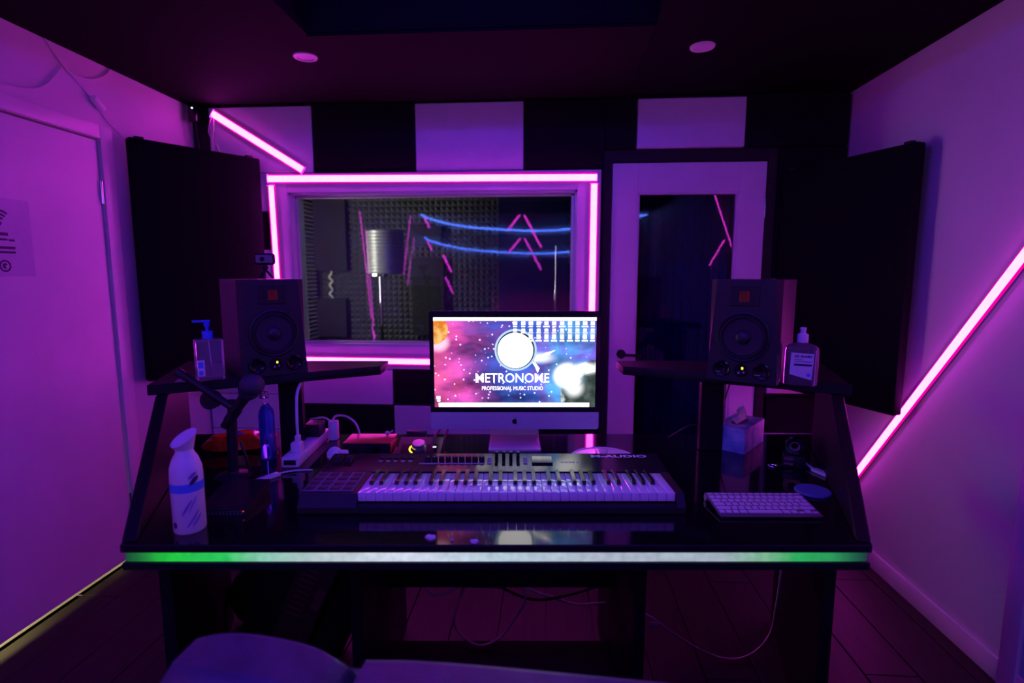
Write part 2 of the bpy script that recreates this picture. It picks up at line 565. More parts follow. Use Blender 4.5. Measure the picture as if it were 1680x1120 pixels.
    def mesh(self, name, material, smooth=True, angle=35):
        bmesh.ops.recalc_face_normals(self.bm, faces=self.bm.faces[:])
        me = bpy.data.meshes.new(name)
        self.bm.to_mesh(me)
        self.bm.free()
        me.materials.append(material)
        if smooth:
            me.polygons.foreach_set('use_smooth', [True] * len(me.polygons))
            me.set_sharp_from_angle(angle=math.radians(angle))
        return me

def link(name, me, parent=None, loc=(0, 0, 0), rot=(0, 0, 0)):
    o = bpy.data.objects.new(name, me)
    COL.objects.link(o)
    o.location = loc
    o.rotation_euler = rot
    if parent:
        o.parent = parent
    return o

def part(name, b, material, parent=None, label=None, smooth=True, angle=35, loc=(0, 0, 0), rot=(0, 0, 0)):
    o = link(name, b.mesh(name, material, smooth, angle), parent, loc, rot)
    if label:
        o['label'] = label
    return o

def tag(o, label, cat, group=None, kind=None):
    o['label'] = label
    o['category'] = cat
    if group:
        o['group'] = group
    if kind:
        o['kind'] = kind
    return o

def thing(name, label, cat, loc=(0, 0, 0), rot=(0, 0, 0), group=None, kind=None):
    o = link(name, None, None, loc, rot)
    return tag(o, label, cat, group, kind)

def text_mesh(name, s, size, material, bold=0.0, extrude=0.0002, align='CENTER'):
    cu = bpy.data.curves.new(name, 'FONT')
    cu.body = s
    cu.size = size
    cu.align_x = align
    cu.align_y = 'CENTER'
    cu.offset = bold
    cu.extrude = extrude
    cu.resolution_u = 3
    o = bpy.data.objects.new(name + '_curve', cu)
    COL.objects.link(o)
    dg = bpy.context.evaluated_depsgraph_get()
    me = bpy.data.meshes.new_from_object(o.evaluated_get(dg))
    bpy.data.objects.remove(o)
    me.materials.clear()
    me.materials.append(material)
    me.name = name
    return me

def fit_text(name, s, width, height, material, parent, loc, rot, bold=0.0, extrude=0.0002):
    """text centred on loc and scaled to width by height"""
    me = text_mesh(name, s, 1.0, material, bold / max(height, 1e-6), extrude / max(height, 1e-6))
    xs = [v.co.x for v in me.vertices]
    ys = [v.co.y for v in me.vertices]
    cx, cy = (max(xs) + min(xs)) / 2, (max(ys) + min(ys)) / 2
    fx, fy = width / (max(xs) - min(xs)), height / (max(ys) - min(ys))
    for v in me.vertices:
        v.co.x = (v.co.x - cx) * fx
        v.co.y = (v.co.y - cy) * fy
        v.co.z *= height
    return link(name, me, parent, loc, rot)

AL = math.radians(3.88)
OX, OY = -0.125, 1.2625
ZD = 0.75                                   # desk top
ZS = 1.066                                  # shelf top
def Wd(u, v, z=0.0):
    return (OX + u * math.cos(AL) - v * math.sin(AL), OY + u * math.sin(AL) + v * math.cos(AL), z)

# ================================================================== SETTING
def wall_cells(b, fixed, span, zspan, openings, axis, thick):
    """a wall of boxes with rectangular openings; axis 'x' means the wall runs along x"""
    hs = sorted(set([span[0], span[1]] + [o[0] for o in openings] + [o[1] for o in openings]))
    zs = sorted(set([zspan[0], zspan[1]] + [o[2] for o in openings] + [o[3] for o in openings]))
    for i in range(len(hs) - 1):
        for j in range(len(zs) - 1):
            hc, zc = (hs[i] + hs[i + 1]) / 2, (zs[j] + zs[j + 1]) / 2
            if any(o[0] < hc < o[1] and o[2] < zc < o[3] for o in openings):
                continue
            if axis == 'x':
                b.box2((hs[i], fixed, zs[j]), (hs[i + 1], fixed + thick, zs[j + 1]))
            else:
                b.box2((fixed, hs[i], zs[j]), (fixed + thick, hs[i + 1], zs[j + 1]))

# floor with planks
fl = thing('floor', 'dark wood plank floor under the desk', 'floor', kind='structure')
part('subfloor', B().box2((XL - 0.2, YR - 0.2, -0.06), (XR + 0.2, YB + 0.02, -0.012)), M['floor'], fl)
PW = 0.19
plank_me = B().box((0, 0, -0.006), (PW - 0.004, 1.8 - 0.004, 0.012), 0.0015, 1).mesh('plank', M['plank'], False)
x = XL - 0.03
k = 0
while x < XR + 0.05:
    off = (k * 0.62) % 1.8
    y = YR - 1.0 + off
    while y < YB:
        if y + 1.8 > -0.2 and y < YB - 0.05:
            cy0, cy1 = y, min(y + 1.8, YB + 0.01)
            o = link('plank', plank_me, fl, (x + PW / 2, (cy0 + cy1) / 2, 0))
            if cy1 - cy0 < 1.79:
                o.scale = (1, (cy1 - cy0) / 1.8, 1)
        y += 1.8
    x += PW
    k += 1

# ceiling with a raised recess
RX0, RX1, RY0, RY1 = -0.975, 0.405, 0.7, 2.22
cb = B()
for a0, a1, c0, c1 in ((XL - 0.2, RX0, YR - 0.2, YB + 0.15), (RX1, XR + 0.2, YR - 0.2, YB + 0.15),
                       (RX0, RX1, YR - 0.2, RY0), (RX0, RX1, RY1, YB + 0.15)):
    cb.box2((a0, c0, ZC), (a1, c1, ZC + 0.30))
cb.box2((RX0, RY0, ZC + 0.30), (RX1, RY1, ZC + 0.34))
ceil = tag(part('ceiling', cb, M['ceiling'], smooth=False), 'black painted ceiling with a raised recess', 'ceiling', kind='structure')
part('ceiling_panel', B().box2((RX0, RY1, ZC - 0.010), (RX1, YB - 0.05, ZC + 0.005), 0.002, 1), M['ceiling'], ceil)

# left wall and its door
DY0, DY1, DZ1 = 1.42, 2.415, 2.035
b = B()
wall_cells(b, XL, (YR - 0.2, YB + 0.15), (0, ZC), [(DY0, DY1, 0, DZ1)], 'y', -0.15)
tag(part('wall_left', b, M['wall_white'], smooth=False), 'white painted wall with a plain door', 'wall', kind='structure')
d1 = thing('door_1', 'plain white door in the side wall with a wifi notice', 'door', (XL, DY0, 0), kind='structure')
part('door_leaf', B().box2((-0.046, 0.006, 0.024), (-0.006, DY1 - DY0 - 0.006, DZ1 - 0.008), 0.002, 1), M['door_white'], d1)
for hz in (1.745, 0.25):
    part('hinge', B().cyl((0.002, DY1 - DY0 - 0.008, hz), (0.002, DY1 - DY0 - 0.008, hz + 0.1), 0.0055, n=12), M['chrome'], d1, 'chrome hinge')
part('door_frame', B().box2((-0.15, -0.03, 0), (-0.05, 0.0, DZ1), 0).box2((0.0, DY1 - DY0 + 0.002, 0.0), (0.010, DY1 - DY0 + 0.072, DZ1 + 0.06), 0.003)
     .box2((0.0, -0.07, DZ1 + 0.002), (0.010, DY1 - DY0 + 0.002, DZ1 + 0.062), 0.003), M['door_white'], d1)
part('threshold', B().box2((-0.35, 0.0, -0.012), (-0.004, DY1 - DY0, 0.0)), M['door_white'], d1)
# lit passage behind that door: its lamp leaks through the gap under the leaf
pas = thing('wall_passage', 'lit passage wall behind the plain side door', 'wall', (XL - 0.5, DY0, 0), kind='structure')
part('passage_shell', B().box2((-0.55, -0.3, 0), (-0.5, 1.5, 2.3)).box2((-0.5, -0.3, 2.25), (0.34, 1.5, 2.3))
     .box2((-0.5, -0.3, -0.05), (0.16, 1.5, -0.012)), M['wall_white'], pas, smooth=False)
ld = bpy.data.lights.new('passage_lamp', 'AREA')
ld.shape = 'RECTANGLE'
ld.size, ld.size_y = 0.06, 1.1
ld.energy = 9.0
ld.color = (1.0, 0.76, 0.30)
lo = bpy.data.objects.new('passage_lamp', ld)
COL.objects.link(lo)
lo.location = (XL - 0.75, (DY0 + DY1) / 2, 0.20)
lo.rotation_euler = (0, math.radians(-75), 0)
tag(lo, 'warm passage lamp glowing under the plain side door', 'lamp')

# right wall with its skirting
tag(part('wall_right', B().box2((XR, YR - 0.2, 0), (XR + 0.15, YB + 0.15, ZC)), M['wall_white'], smooth=False),
    'white painted wall with a slanting light tube', 'wall', kind='structure')
tag(part('baseboard_right', B().box2((XR - 0.012, YR, 0), (XR, YB, 0.085), 0.004), M['door_white']),
    'white skirting board below the slanting light tube', 'baseboard', kind='structure')
tag(part('trim_1', B().box2((XR - 0.016, 1.76, 0.0), (XR, 1.83, 1.05), 0.004), M['door_white']),
    'white upright trim board on the side wall', 'trim', kind='structure')
tag(part('baseboard_left', B().box2((XL, DY1 + 0.08, 0), (XL + 0.012, YB, 0.085), 0.004), M['door_white']),
    'white skirting board beside the plain door', 'baseboard', kind='structure')
# rear wall (behind the photographer, seen mirrored in the glass)
tag(part('wall_rear', B().box2((XL - 0.15, YR - 0.15, 0), (XR + 0.15, YR, ZC)), M['wall_white'], smooth=False),
    'white wall facing the desk, mirrored in the window', 'wall', kind='structure')

# back wall: black, with checkered acoustic tiles, a control window and a glazed door
WX0, WX1, WZ0, WZ1 = -1.50, 0.155, 1.0, 1.885          # window opening
GX0, GX1, GZ1 = 0.345, 1.185, 2.035                    # door opening
b = B()
wall_cells(b, YB, (XL - 0.15, XR + 0.15), (0, ZC), [(WX0, WX1, WZ0, WZ1), (GX0, GX1, 0, GZ1)], 'x', 0.14)
wb = tag(part('wall_back', b, M['wall_black'], smooth=False), 'black wall checkered with white acoustic tiles around the window', 'wall', kind='structure')
def tile(x0, x1, z0, z1, white, t=0.030):
    o = part('acoustic_tile', B().box2((x0 + 0.002, YB - t, z0 + 0.002), (x1 - 0.002, YB, z1 - 0.002), 0.004, 1),
             M['tile_white'] if white else M['tile_black'], wb)
    return o
# top row above the window
tile(-1.945, -1.34, 1.995, 2.362, True)
tile(-1.34, -0.75, 1.995, 2.362, False)
tile(-0.75, -0.143, 1.995, 2.362, True)
tile(-0.143, 0.30, 1.995, 2.362, False)
tile(0.30, 0.472, 2.10, 2.362, False)
tile(0.472, 1.048, 2.10, 2.362, True)
tile(1.048, XR - 0.005, 2.10, 2.362, False)
# column at the left of the window
zz = 1.995
for i in range(8):
    z1 = zz
    zz = z1 - 0.2155
    tile(-2.05, -1.62, zz, z1, i % 2 == 0 or i >= 5)
# tiles below the window
tile(-1.62, -1.492, 0.645, 0.865, True)
tile(-1.492, -0.915, 0.647, 0.865, True)
tile(-0.915, -0.335, 0.647, 0.865, False)
tile(-0.335, 0.255, 0.647, 0.865, True)
tile(-1.48, -0.915, 0.05, 0.647, False)
tile(-0.915, -0.335, 0.05, 0.647, True)
tile(-0.335, 0.255, 0.05, 0.647, False)
# column at the right of the door
tile(1.235, XR - 0.005, 1.40, 2.098, False)
tile(1.235, XR - 0.005, 0.75, 1.40, True)
tile(1.235, XR - 0.005, 0.52, 0.735, False)
tile(1.235, XR - 0.005, 0.05, 0.52, True)

# control window: white frame, two panes
win = thing('window_1', 'wide control room window framed by pink light tubes', 'window', (0, YB, 0), kind='structure')
FX0, FX1, FZ0, FZ1 = -1.615, 0.285, 0.865, 1.992
b = B()
for a0, a1, c0, c1 in ((FX0, WX0, FZ0, FZ1), (WX1, FX1, FZ0, FZ1), (WX0, WX1, FZ0, WZ0), (WX0, WX1, WZ1, FZ1)):
    b.box2((a0, -0.035, c0), (a1, 0.0, c1), 0.003, 1)
part('window_frame', b, M['door_white'], win)
b = B()
for a0, a1, c0, c1 in ((WX0, WX0 + 0.012, WZ0, WZ1), (WX1 - 0.012, WX1, WZ0, WZ1), (WX0, WX1, WZ0, WZ0 + 0.012), (WX0, WX1, WZ1 - 0.012, WZ1)):
    b.box2((a0, -0.02, c0), (a1, 0.14, c1))
part('window_reveal', b, M['door_white'], win, smooth=False)
b = B()
for a0, a1, c0, c1 in ((WX0 + 0.012, WX0 + 0.03, WZ0 + 0.012, WZ1 - 0.012), (WX1 - 0.03, WX1 - 0.012, WZ0 + 0.012, WZ1 - 0.012),
                       (WX0 + 0.012, WX1 - 0.012, WZ0 + 0.012, WZ0 + 0.024), (WX0 + 0.012, WX1 - 0.012, WZ1 - 0.024, WZ1 - 0.012)):
    b.box2((a0, 0.028, c0), (a1, 0.044, c1), 0.002, 1)
part('glazing_bead', b, M['alu'], win)
def pane(name, m, y, tilt):
    me = bpy.data.meshes.new(name)
    hx, hz = (WX1 - WX0) / 2 - 0.012, (WZ1 - WZ0) / 2 - 0.012
    me.from_pydata([(-hx, 0, -hz), (hx, 0, -hz), (hx, 0, hz), (-hx, 0, hz)], [], [(0, 1, 2, 3)])
    me.materials.append(m)
    return link(name, me, win, ((WX0 + WX1) / 2, y, (WZ0 + WZ1) / 2), (math.radians(tilt), 0, 0))
pane('pane', M['glass'], 0.036, 0.0)
pane('pane', M['glass2'], 0.10, -1.8)

# glazed white door beside the window
d2 = thing('door_2', 'white glazed door with black lever handle beside the window', 'door', (GX0, YB, 0), kind='structure')
GW = GX1 - GX0
lx0, lx1, gz0, gz1 = 0.146, GW - 0.147, 0.24, 1.872
b = B()
for a0, a1, c0, c1 in ((0.004, lx0, 0.008, GZ1 - 0.006), (lx1, GW - 0.004, 0.008, GZ1 - 0.006), (lx0, lx1, 0.008, gz0), (lx0, lx1, gz1, GZ1 - 0.006)):
    b.box2((a0, -0.004, c0), (a1, 0.040, c1), 0.002, 1)
part('door_leaf', b, M['door_white'], d2)
b = B()
for a0, a1, c0, c1 in ((lx0, lx0 + 0.012, gz0, gz1), (lx1 - 0.012, lx1, gz0, gz1), (lx0, lx1, gz0, gz0 + 0.012), (lx0, lx1, gz1 - 0.012, gz1)):
    b.box2((a0, 0.0, c0), (a1, 0.03, c1), 0.002, 1)
part('glazing_bead', b, M['door_white'], d2)
me = bpy.data.meshes.new('pane')
me.from_pydata([(lx0, 0.02, gz0), (lx1, 0.02, gz0), (lx1, 0.02, gz1), (lx0, 0.02, gz1)], [], [(0, 1, 2, 3)])
me.materials.append(M['door_glass'])
link('pane', me, d2)
h = part('handle', B().cyl((0.075, -0.004, 0.965), (0.075, -0.014, 0.965), 0.026, n=28).cyl((0.075, -0.014, 0.965), (0.075, -0.05, 0.965), 0.010, n=14)
         .tube([(0.075, -0.045, 0.965), (0.11, -0.047, 0.964), (0.19, -0.045, 0.962)], 0.008, 10), M['black_plastic'], d2, 'black lever handle')
for hz in (1.73, 0.25):
    part('hinge', B().cyl((GW - 0.004, -0.006, hz), (GW - 0.004, -0.006, hz + 0.1), 0.006, n=10), M['chrome'], d2, 'chrome hinge')
b = B()
b.box2((GX0 - 0.045, YB - 0.016, 0), (GX0, YB, GZ1 + 0.05)).box2((GX1, YB - 0.016, 0), (GX1 + 0.045, YB, GZ1 + 0.05)).box2((GX0, YB - 0.016, GZ1), (GX1, YB, GZ1 + 0.05))
tag(part('trim_2', b, M['wall_black'], smooth=False), 'black casing around the glazed white door', 'trim', kind='structure')

# lobby behind the glazed door
b = B()
b.box2((GX0 - 0.10, YB + 0.14, 0), (GX0 - 0.02, 4.7, ZC)).box2((1.55, YB + 0.14, 0), (1.63, 4.7, ZC))
b.box2((GX0 - 0.10, 4.62, 0), (1.63, 4.7, ZC)).box2((GX0 - 0.1, YB + 0.14, ZC), (1.63, 4.7, ZC + 0.05)).box2((GX0 - 0.1, YB + 0.02, -0.05), (1.63, 4.7, 0.0))
tag(part('wall_lobby', b, M['wall_black'], smooth=False), 'dark lobby behind the glazed white door', 'wall', kind='structure')
tag(part('curtain', B().subdiv_box((1.02, 4.2, 1.1), (0.62, 0.03, 2.2), 40, lambda q: Vector((q.x, q.y + 0.9 * math.sin(q.x * 60), q.z))),
         mat('navy curtain', (0.03, 0.05, 0.45), 0.8, noise=0.2, nscale=20)), 'dark blue curtain hanging behind the glazed door', 'curtain')  # blue wavy backdrop seen through part of the door glass

# recording booth behind the window
BX0, BX1, BY = -2.02, 0.24, 4.62
for nm, p0, p1, lb in (('wall_booth_left', (BX0 - 0.08, YB + 0.14, 0), (BX0, BY, ZC), 'dark side wall of the recording booth behind grey foam'),
                       ('wall_booth_right', (BX1 - 0.06, YB + 0.14, 0), (BX1, BY, ZC), 'dark side wall of the recording booth by the lobby'),
                       ('wall_booth_back', (BX0 - 0.08, BY, 0), (BX1, BY + 0.08, ZC), 'dark end wall of the recording booth behind charcoal foam'),
                       ('ceiling_booth', (BX0 - 0.08, YB + 0.14, ZC), (BX1, BY + 0.08, ZC + 0.05), 'dark ceiling of the recording booth')):
    tag(part(nm, B().box2(p0, p1), M['foam_dark'], smooth=False), lb, nm.split('_')[0], kind='structure')
tag(part('floor_booth', B().box2((BX0, YB + 0.02, -0.05), (BX1, BY, 0.0)), M['carpet'], smooth=False), 'dark carpet of the recording booth', 'floor', kind='structure')
def eggcrate(name, o, ux, uz, nx, nz, s, depth, m, label):
    b = B()
    ux, uz, o = Vector(ux), Vector(uz), Vector(o)
    n = ux.cross(uz).normalized()
    V = {}
    for i in range(nx + 1):
        for j in range(nz + 1):
            V[i, j] = b.bm.verts.new(o + ux * (i * s) + uz * (j * s))
    for i in range(nx):
        for j in range(nz):
            c = b.bm.verts.new(o + ux * ((i + 0.5) * s) + uz * ((j + 0.5) * s) + n * depth)
            q = [V[i, j], V[i + 1, j], V[i + 1, j + 1], V[i, j + 1]]
            for k in range(4):
                b.bm.faces.new((q[k], q[(k + 1) % 4], c))
    ob = part(name, b, m, smooth=False)
    ob['kind'] = 'stuff'
    return tag(ob, label, 'foam')
eggcrate('egg_crate_foam', (BX0 + 0.002, 3.3, 0.70), (0, 1, 0), (0, 0, 1), 37, 40, 0.034, 0.030, M['foam_light'], 'grey pyramid foam covering the booth side wall')
eggcrate('egg_crate_foam', (BX0 + 0.04, BY - 0.002, 0.70), (1, 0, 0), (0, 0, 1), 46, 30, 0.048, 0.036, M['foam'], 'charcoal pyramid foam covering the booth end wall')
def slab(name, x0, x1, z0, z1, y, t, label, cat='foam panel', m='foam_dark'):
    return tag(part(name, B().box2((x0, y - t, z0), (x1, y, z1), 0.008, 2), M[m]), label, cat, 'foam panels in the recording booth')
slab('foam_panel', -2.00, -1.72, 1.45, 2.05, BY - 0.04, 0.06, 'tall dark foam panel above the white coiled cable')
slab('foam_panel', -2.00, -1.74, 0.88, 1.215, BY - 0.04, 0.06, 'low dark foam panel below the white coiled cable')
slab('foam_panel', -1.20, -0.90, 1.665, 1.83, BY - 0.04, 0.05, 'short dark foam panel beside the mic shield')
slab('foam_panel', -1.165, -0.885, 0.9, 1.555, BY - 0.04, 0.05, 'long dark foam panel behind the monitor corner')
slab('foam_panel', -0.42, 0.16, 0.75, 2.1, BY - 0.04, 0.05, 'wide navy foam panel behind the slim mic stand', m='foam_navy')
b = B()
pts = []
for i in range(40):
    t = i / 39
    pts.append((-1.885 + 0.012 * math.sin(t * 21), BY - 0.05 + 0.006 * math.cos(t * 34), 1.455 - 0.245 * t))
b.tube(pts, 0.010, 8, 2)
tag(part('coiled_cable', b, mat('ivory cable jacket', (0.85, 0.85, 0.66), 0.5, noise=0.05)), 'white coiled cable hanging on the booth foam', 'cable')

# booth lamp: an upright softbox beside the window, out of sight of the control room
bl = thing('booth_lamp', 'upright white lamp on a stand inside the recording booth', 'lamp', (-1.86, 3.46, 0.0), (0, 0, math.radians(32)))
part('housing', B().box2((-0.06, -0.10, 1.18), (0.0, 0.10, 1.92), 0.006), M['black_plastic'], bl)
part('diffuser', B().box2((0.0001, -0.09, 1.19), (0.006, 0.09, 1.91)), emitmat('booth lamp diffuser', (1.0, 0.97, 0.80), BOOTH_L), bl, smooth=False)
part('pole', B().cyl((-0.03, 0, 0.0), (-0.03, 0, 1.18), 0.014, n=14).cyl((-0.03, 0, 0.0), (-0.03, 0, 0.02), 0.10, n=24), M['black_plastic'], bl)

# mic shield on its stand
rs = thing('mic_shield', 'ribbed grey curved microphone shield on chrome stand in the booth', 'mic shield', (-1.185, 3.92, 0.0), (0, 0, math.radians(-14)))
b = B()
N = 26
R_, T_ = 0.142, 0.018
ring_o, ring_i = [], []
z0, z1 = 1.425, 1.735
nr = 52
prev = None
for j in range(nr + 1):
    z = z0 + (z1 - z0) * j / nr
    bulge = 0.005 * (1 if (j // 2) % 2 else -0.2)
    row = []
    for i in range(N + 1):
        a = PI + PI * i / N
        row.append(b.bm.verts.new((math.cos(a) * (R_ + bulge), math.sin(a) * (R_ + bulge), z)))
    if prev:
        for i in range(N):
            b.bm.faces.new((prev[i], prev[i + 1], row[i + 1], row[i]))
    prev = row
part('shell', b, M['filter_metal'], rs, 'ribbed grey metal shell', angle=60)
b = B()
poly = [(math.cos(PI + PI * i / N) * (R_ - 0.006), math.sin(PI + PI * i / N) * (R_ - 0.006)) for i in range(N + 1)] + \
       [(math.cos(2 * PI - PI * i / N) * (R_ - 0.03), math.sin(2 * PI - PI * i / N) * (R_ - 0.03)) for i in range(N + 1)]
b.prism(poly, z0 + 0.002, z1 - 0.002)
part('foam_lining', b, M['foam_dark'], rs)
part('pole', B().cyl((0, -0.10, 0.02), (0, -0.10, 1.43), 0.011, n=16).cyl((0, -0.10, 0.9), (0, -0.10, 1.0), 0.014, n=16), M['chrome'], rs, 'chrome pole')
b = B()
for k in range(3):
    a = 2 * PI * k / 3
    b.tube([(0, -0.10, 0.22), (0.30 * math.cos(a), -0.10 + 0.30 * math.sin(a), 0.012)], 0.008, 8, 1)
part('tripod_legs', b, M['black_plastic'], rs)
part('clamp', B().box((0, -0.10, 1.415), (0.10, 0.06, 0.02), 0.004).cyl((-0.04, -0.10, 1.40), (-0.04, -0.10, 1.34), 0.006, n=10), M['chrome'], rs)
a_l = PI + 0.50
fit_text('brand_mark', 'sE', 0.055, 0.026, M['label_ink'], rs, (math.cos(a_l) * (R_ + 0.008), math.sin(a_l) * (R_ + 0.008), 1.67),
         Matrix(((0, math.sin(a_l) * -1 * -1, math.cos(a_l)), (0, -math.cos(a_l), math.sin(a_l)), (1, 0, 0))).to_euler(), bold=0.002)
# slim stand at the other side of the booth
ms = thing('mic_stand', 'slim straight microphone stand in the booth', 'mic stand', (0.055, 4.2, 0))
part('pole', B().cyl((0, 0, 0.02), (0, 0, 1.35), 0.009, n=14).cyl((0, 0, 1.25), (0, 0, 1.64), 0.006, n=12).cyl((0, 0, 1.22), (0, 0, 1.30), 0.014, n=14), M['chrome'], ms)
b = B()
for k in range(3):
    a = 2 * PI * k / 3 + 0.4
    b.tube([(0, 0, 0.20), (0.13 * math.cos(a), 0.13 * math.sin(a), 0.012)], 0.008, 8, 1)
part('tripod_legs', b, M['black_plastic'], ms)

# ================================================================== LED TUBES
def led(name, label, p0, p1, nrm, width=0.034, group=None, core='led_core', edge='led_edge', h=0.023):
    p0, p1, n = Vector(p0), Vector(p1), Vector(nrm).normalized()
    L = (p1 - p0).length
    xax = (p1 - p0).normalized()
    yax = n.cross(xax).normalized()
    mt = Matrix((xax, yax, n)).transposed().to_4x4()
    mt.translation = p0
    o = thing(name, label, 'light tube', group=group)
    o.matrix_world = mt
    wd = width / 2
    part('housing', B().box2((0, -wd - 0.008, 0), (L, wd + 0.008, 0.005), 0.001, 1), M['alu'], o)
    prof = []
    k = 8
    for i in range(k + 1):
        a = PI * i / k
        prof.append((math.cos(a) * wd, 0.006 + math.sin(a) * (h - 0.006)))
    b = B()
    rows = []
    for xx in (0.004, L - 0.004):
        rows.append([b.bm.verts.new((xx, y_, z_)) for y_, z_ in prof])
    for i in range(k):
        b.bm.faces.new((rows[0][i], rows[0][i + 1], rows[1][i + 1], rows[1][i]))
    b.bm.faces.new(rows[0])
    b.bm.faces.new(rows[1])
    part('diffuser', b, M[core], o)
    if edge:  # glowing flanges imitate the pink bloom beside the diffuser
        part('frosted_edge', B().box2((0.002, wd, 0.005), (L - 0.002, wd + 0.007, 0.011)), M[edge], o, smooth=False)
        part('frosted_edge', B().box2((0.002, -wd - 0.007, 0.005), (L - 0.002, -wd, 0.011)), M[edge], o, smooth=False)
        part('end_cap', B().box2((-0.003, -wd - 0.008, 0), (0.002, wd + 0.008, h), 0.001, 1), M['white_plastic'], o)
        part('end_cap', B().box2((L - 0.002, -wd - 0.008, 0), (L + 0.003, wd + 0.008, h), 0.001, 1), M['white_plastic'], o)
    return o
yf = YB - 0.035
led('led_tube', 'glowing pink light tube along the top of the window frame', (-1.605, yf, 1.962), (0.262, yf, 1.948), (0, -1, 0), 0.036)
led('led_tube', 'glowing pink light tube down the window side near the webcam', (-1.588, yf, 1.925), (-1.575, yf, 0.945), (0, -1, 0), 0.030)
led('led_tube', 'glowing pink light tube down the window side near the glazed door', (0.246, yf, 1.915), (0.246, yf, 0.945), (0, -1, 0), 0.034)
led('led_tube', 'glowing pink light tube along the bottom of the window frame', (-1.56, yf, 0.918), (0.225, yf, 0.908), (0, -1, 0), 0.032)
led('led_tube', 'glowing pink light tube slanting down from the ceiling to the window', (-1.912, YB - 0.03, 2.325), (-1.395, YB - 0.03, 2.005), (0, -1, 0), 0.036)
led('led_tube', 'glowing pink light tube slanting across the plain side wall', (XR, 2.86, 0.27), (XR, 1.62, 1.87), (-1, 0, 0), 0.034)
# tubes behind the camera, seen mirrored in the glass
for lb, p0, p1, nn, mm in (
        ('short pink tube of the peaked pair on the wall facing the desk', (-0.66, YR, 2.09), (-0.455, YR, 2.345), (0, 1, 0), 'led_rear'),
        ('long pink tube of the peaked pair on the wall facing the desk', (-0.39, YR, 2.345), (-0.12, YR, 1.84), (0, 1, 0), 'led_rear'),
        ('tall nearly upright pink tube beside the plain door, mirrored in the window', (XL, 0.44, 2.10), (XL, 0.10, 0.64), (1, 0, 0), 'led_side'),
        ('slanting pink tube far beyond the plain door, mirrored in the window', (XL, -1.75, 2.29), (XL, -1.27, 1.42), (1, 0, 0), 'led_side'),
        ('short pink tube under the corner end of the blue rope', (-1.97, YR, 2.31), (-1.89, YR, 2.15), (0, 1, 0), 'led_rear'),
        ('short pink tube low on the wall below the blue rope', (-1.68, YR, 1.73), (-1.55, YR, 1.45), (0, 1, 0), 'led_rear'),
        ('long pink tube mirrored in the glazed door pane', (XR, 0.84, 2.18), (XR, 1.45, 1.62), (-1, 0, 0), 'led_side'),
        ('short pink tube meeting the long one in the glazed door pane', (XR, 1.20, 1.73), (XR, 0.78, 1.51), (-1, 0, 0), 'led_side'),
        ('upright pink tube high on the wall facing the glazed door', (1.35, YR, 2.20), (1.28, YR, 1.75), (0, 1, 0), 'led_rear'),
        ('slanting pink tube low on the wall facing the glazed door', (1.50, YR, 0.95), (1.28, YR, 0.45), (0, 1, 0), 'led_rear')):
    led('led_tube', lb, p0, p1, nn, 0.030 if mm == 'led_rear' else 0.013, 'pink light tubes mirrored in the glass', mm, None, 0.014)
# blue rope sagging along the rear wall and an added blue fill strip on the ceiling
ro = thing('led_rope', 'blue light rope sagging along a wall, mirrored in the window', 'light rope', (0, YR + 0.03, 0))
part('rope', B().tube([(-2.02, 0, 2.36), (-1.9, 0, 2.30), (-1.52, 0, 2.20), (-1.04, 0, 2.14), (-0.38, 0, 2.10), (-0.01, 0, 2.10), (0.37, 0, 2.13), (0.9, 0, 2.22), (1.5, 0, 2.33)], 0.012, 8, 6), M['led_blue'], ro)
for cx, cz in ((-1.04, 2.14), (0.37, 2.13), (1.48, 2.325)):
    part('mount_clip', B().box((cx, -0.012, cz), (0.02, 0.034, 0.034)), M['white_plastic'], ro)
st = led('led_strip', 'blue light strip across the ceiling above the sofa', (-1.65, -0.05, ZC), (1.2, -0.05, ZC), (0, 0, -1), 0.034, None, 'led_strip', None, 0.014)
tag(part('trim_3', B().box2((-1.68, -0.012, ZC - 0.023), (1.23, -0.002, ZC)), M['wall_black'], smooth=False), 'black valance board in front of the ceiling light strip', 'trim', kind='structure')  # unseen board added to keep the strip out of the window reflection
# cove strips inside the ceiling recess
led('led_strip', 'blue cove light strip along the near end of the ceiling recess', (RX0 + 0.1, RY0, ZC + 0.255), (RX1 - 0.1, RY0, ZC + 0.255), (0, 1, 0), 0.034, None, 'led_cove', None, 0.016)
led('led_strip', 'blue cove light strip along the recess side towards the plain door', (RX0, RY0 + 0.06, ZC + 0.12), (RX0, 1.62, ZC + 0.12), (1, 0, 0), 0.034, None, 'led_cove', None, 0.016)
led('led_strip', 'blue cove light strip along the recess side towards the slanting tube', (RX1, RY0 + 0.06, ZC + 0.12), (RX1, 1.62, ZC + 0.12), (-1, 0, 0), 0.034, None, 'led_cove', None, 0.016)

# ================================================================== CEILING AND WALL FITTINGS
def downlight(x, y, label):
    o = thing('downlight', label, 'downlight', (x, y, ZC))
    part('trim_ring', B().lathe([(0.052, 0), (0.050, -0.006), (0.036, -0.008), (0.034, -0.002), (0.034, 0)], 36), M['white_plastic'], o)
    part('lens', B().lathe([(0.034, -0.0045), (0, -0.006)], 30, capb=False), M['lamp_off'], o)
    return o
downlight(-1.08, 2.44, 'unlit round downlight near the slanting ceiling light tube')
downlight(0.64, 2.45, 'unlit round downlight above the glazed white door')

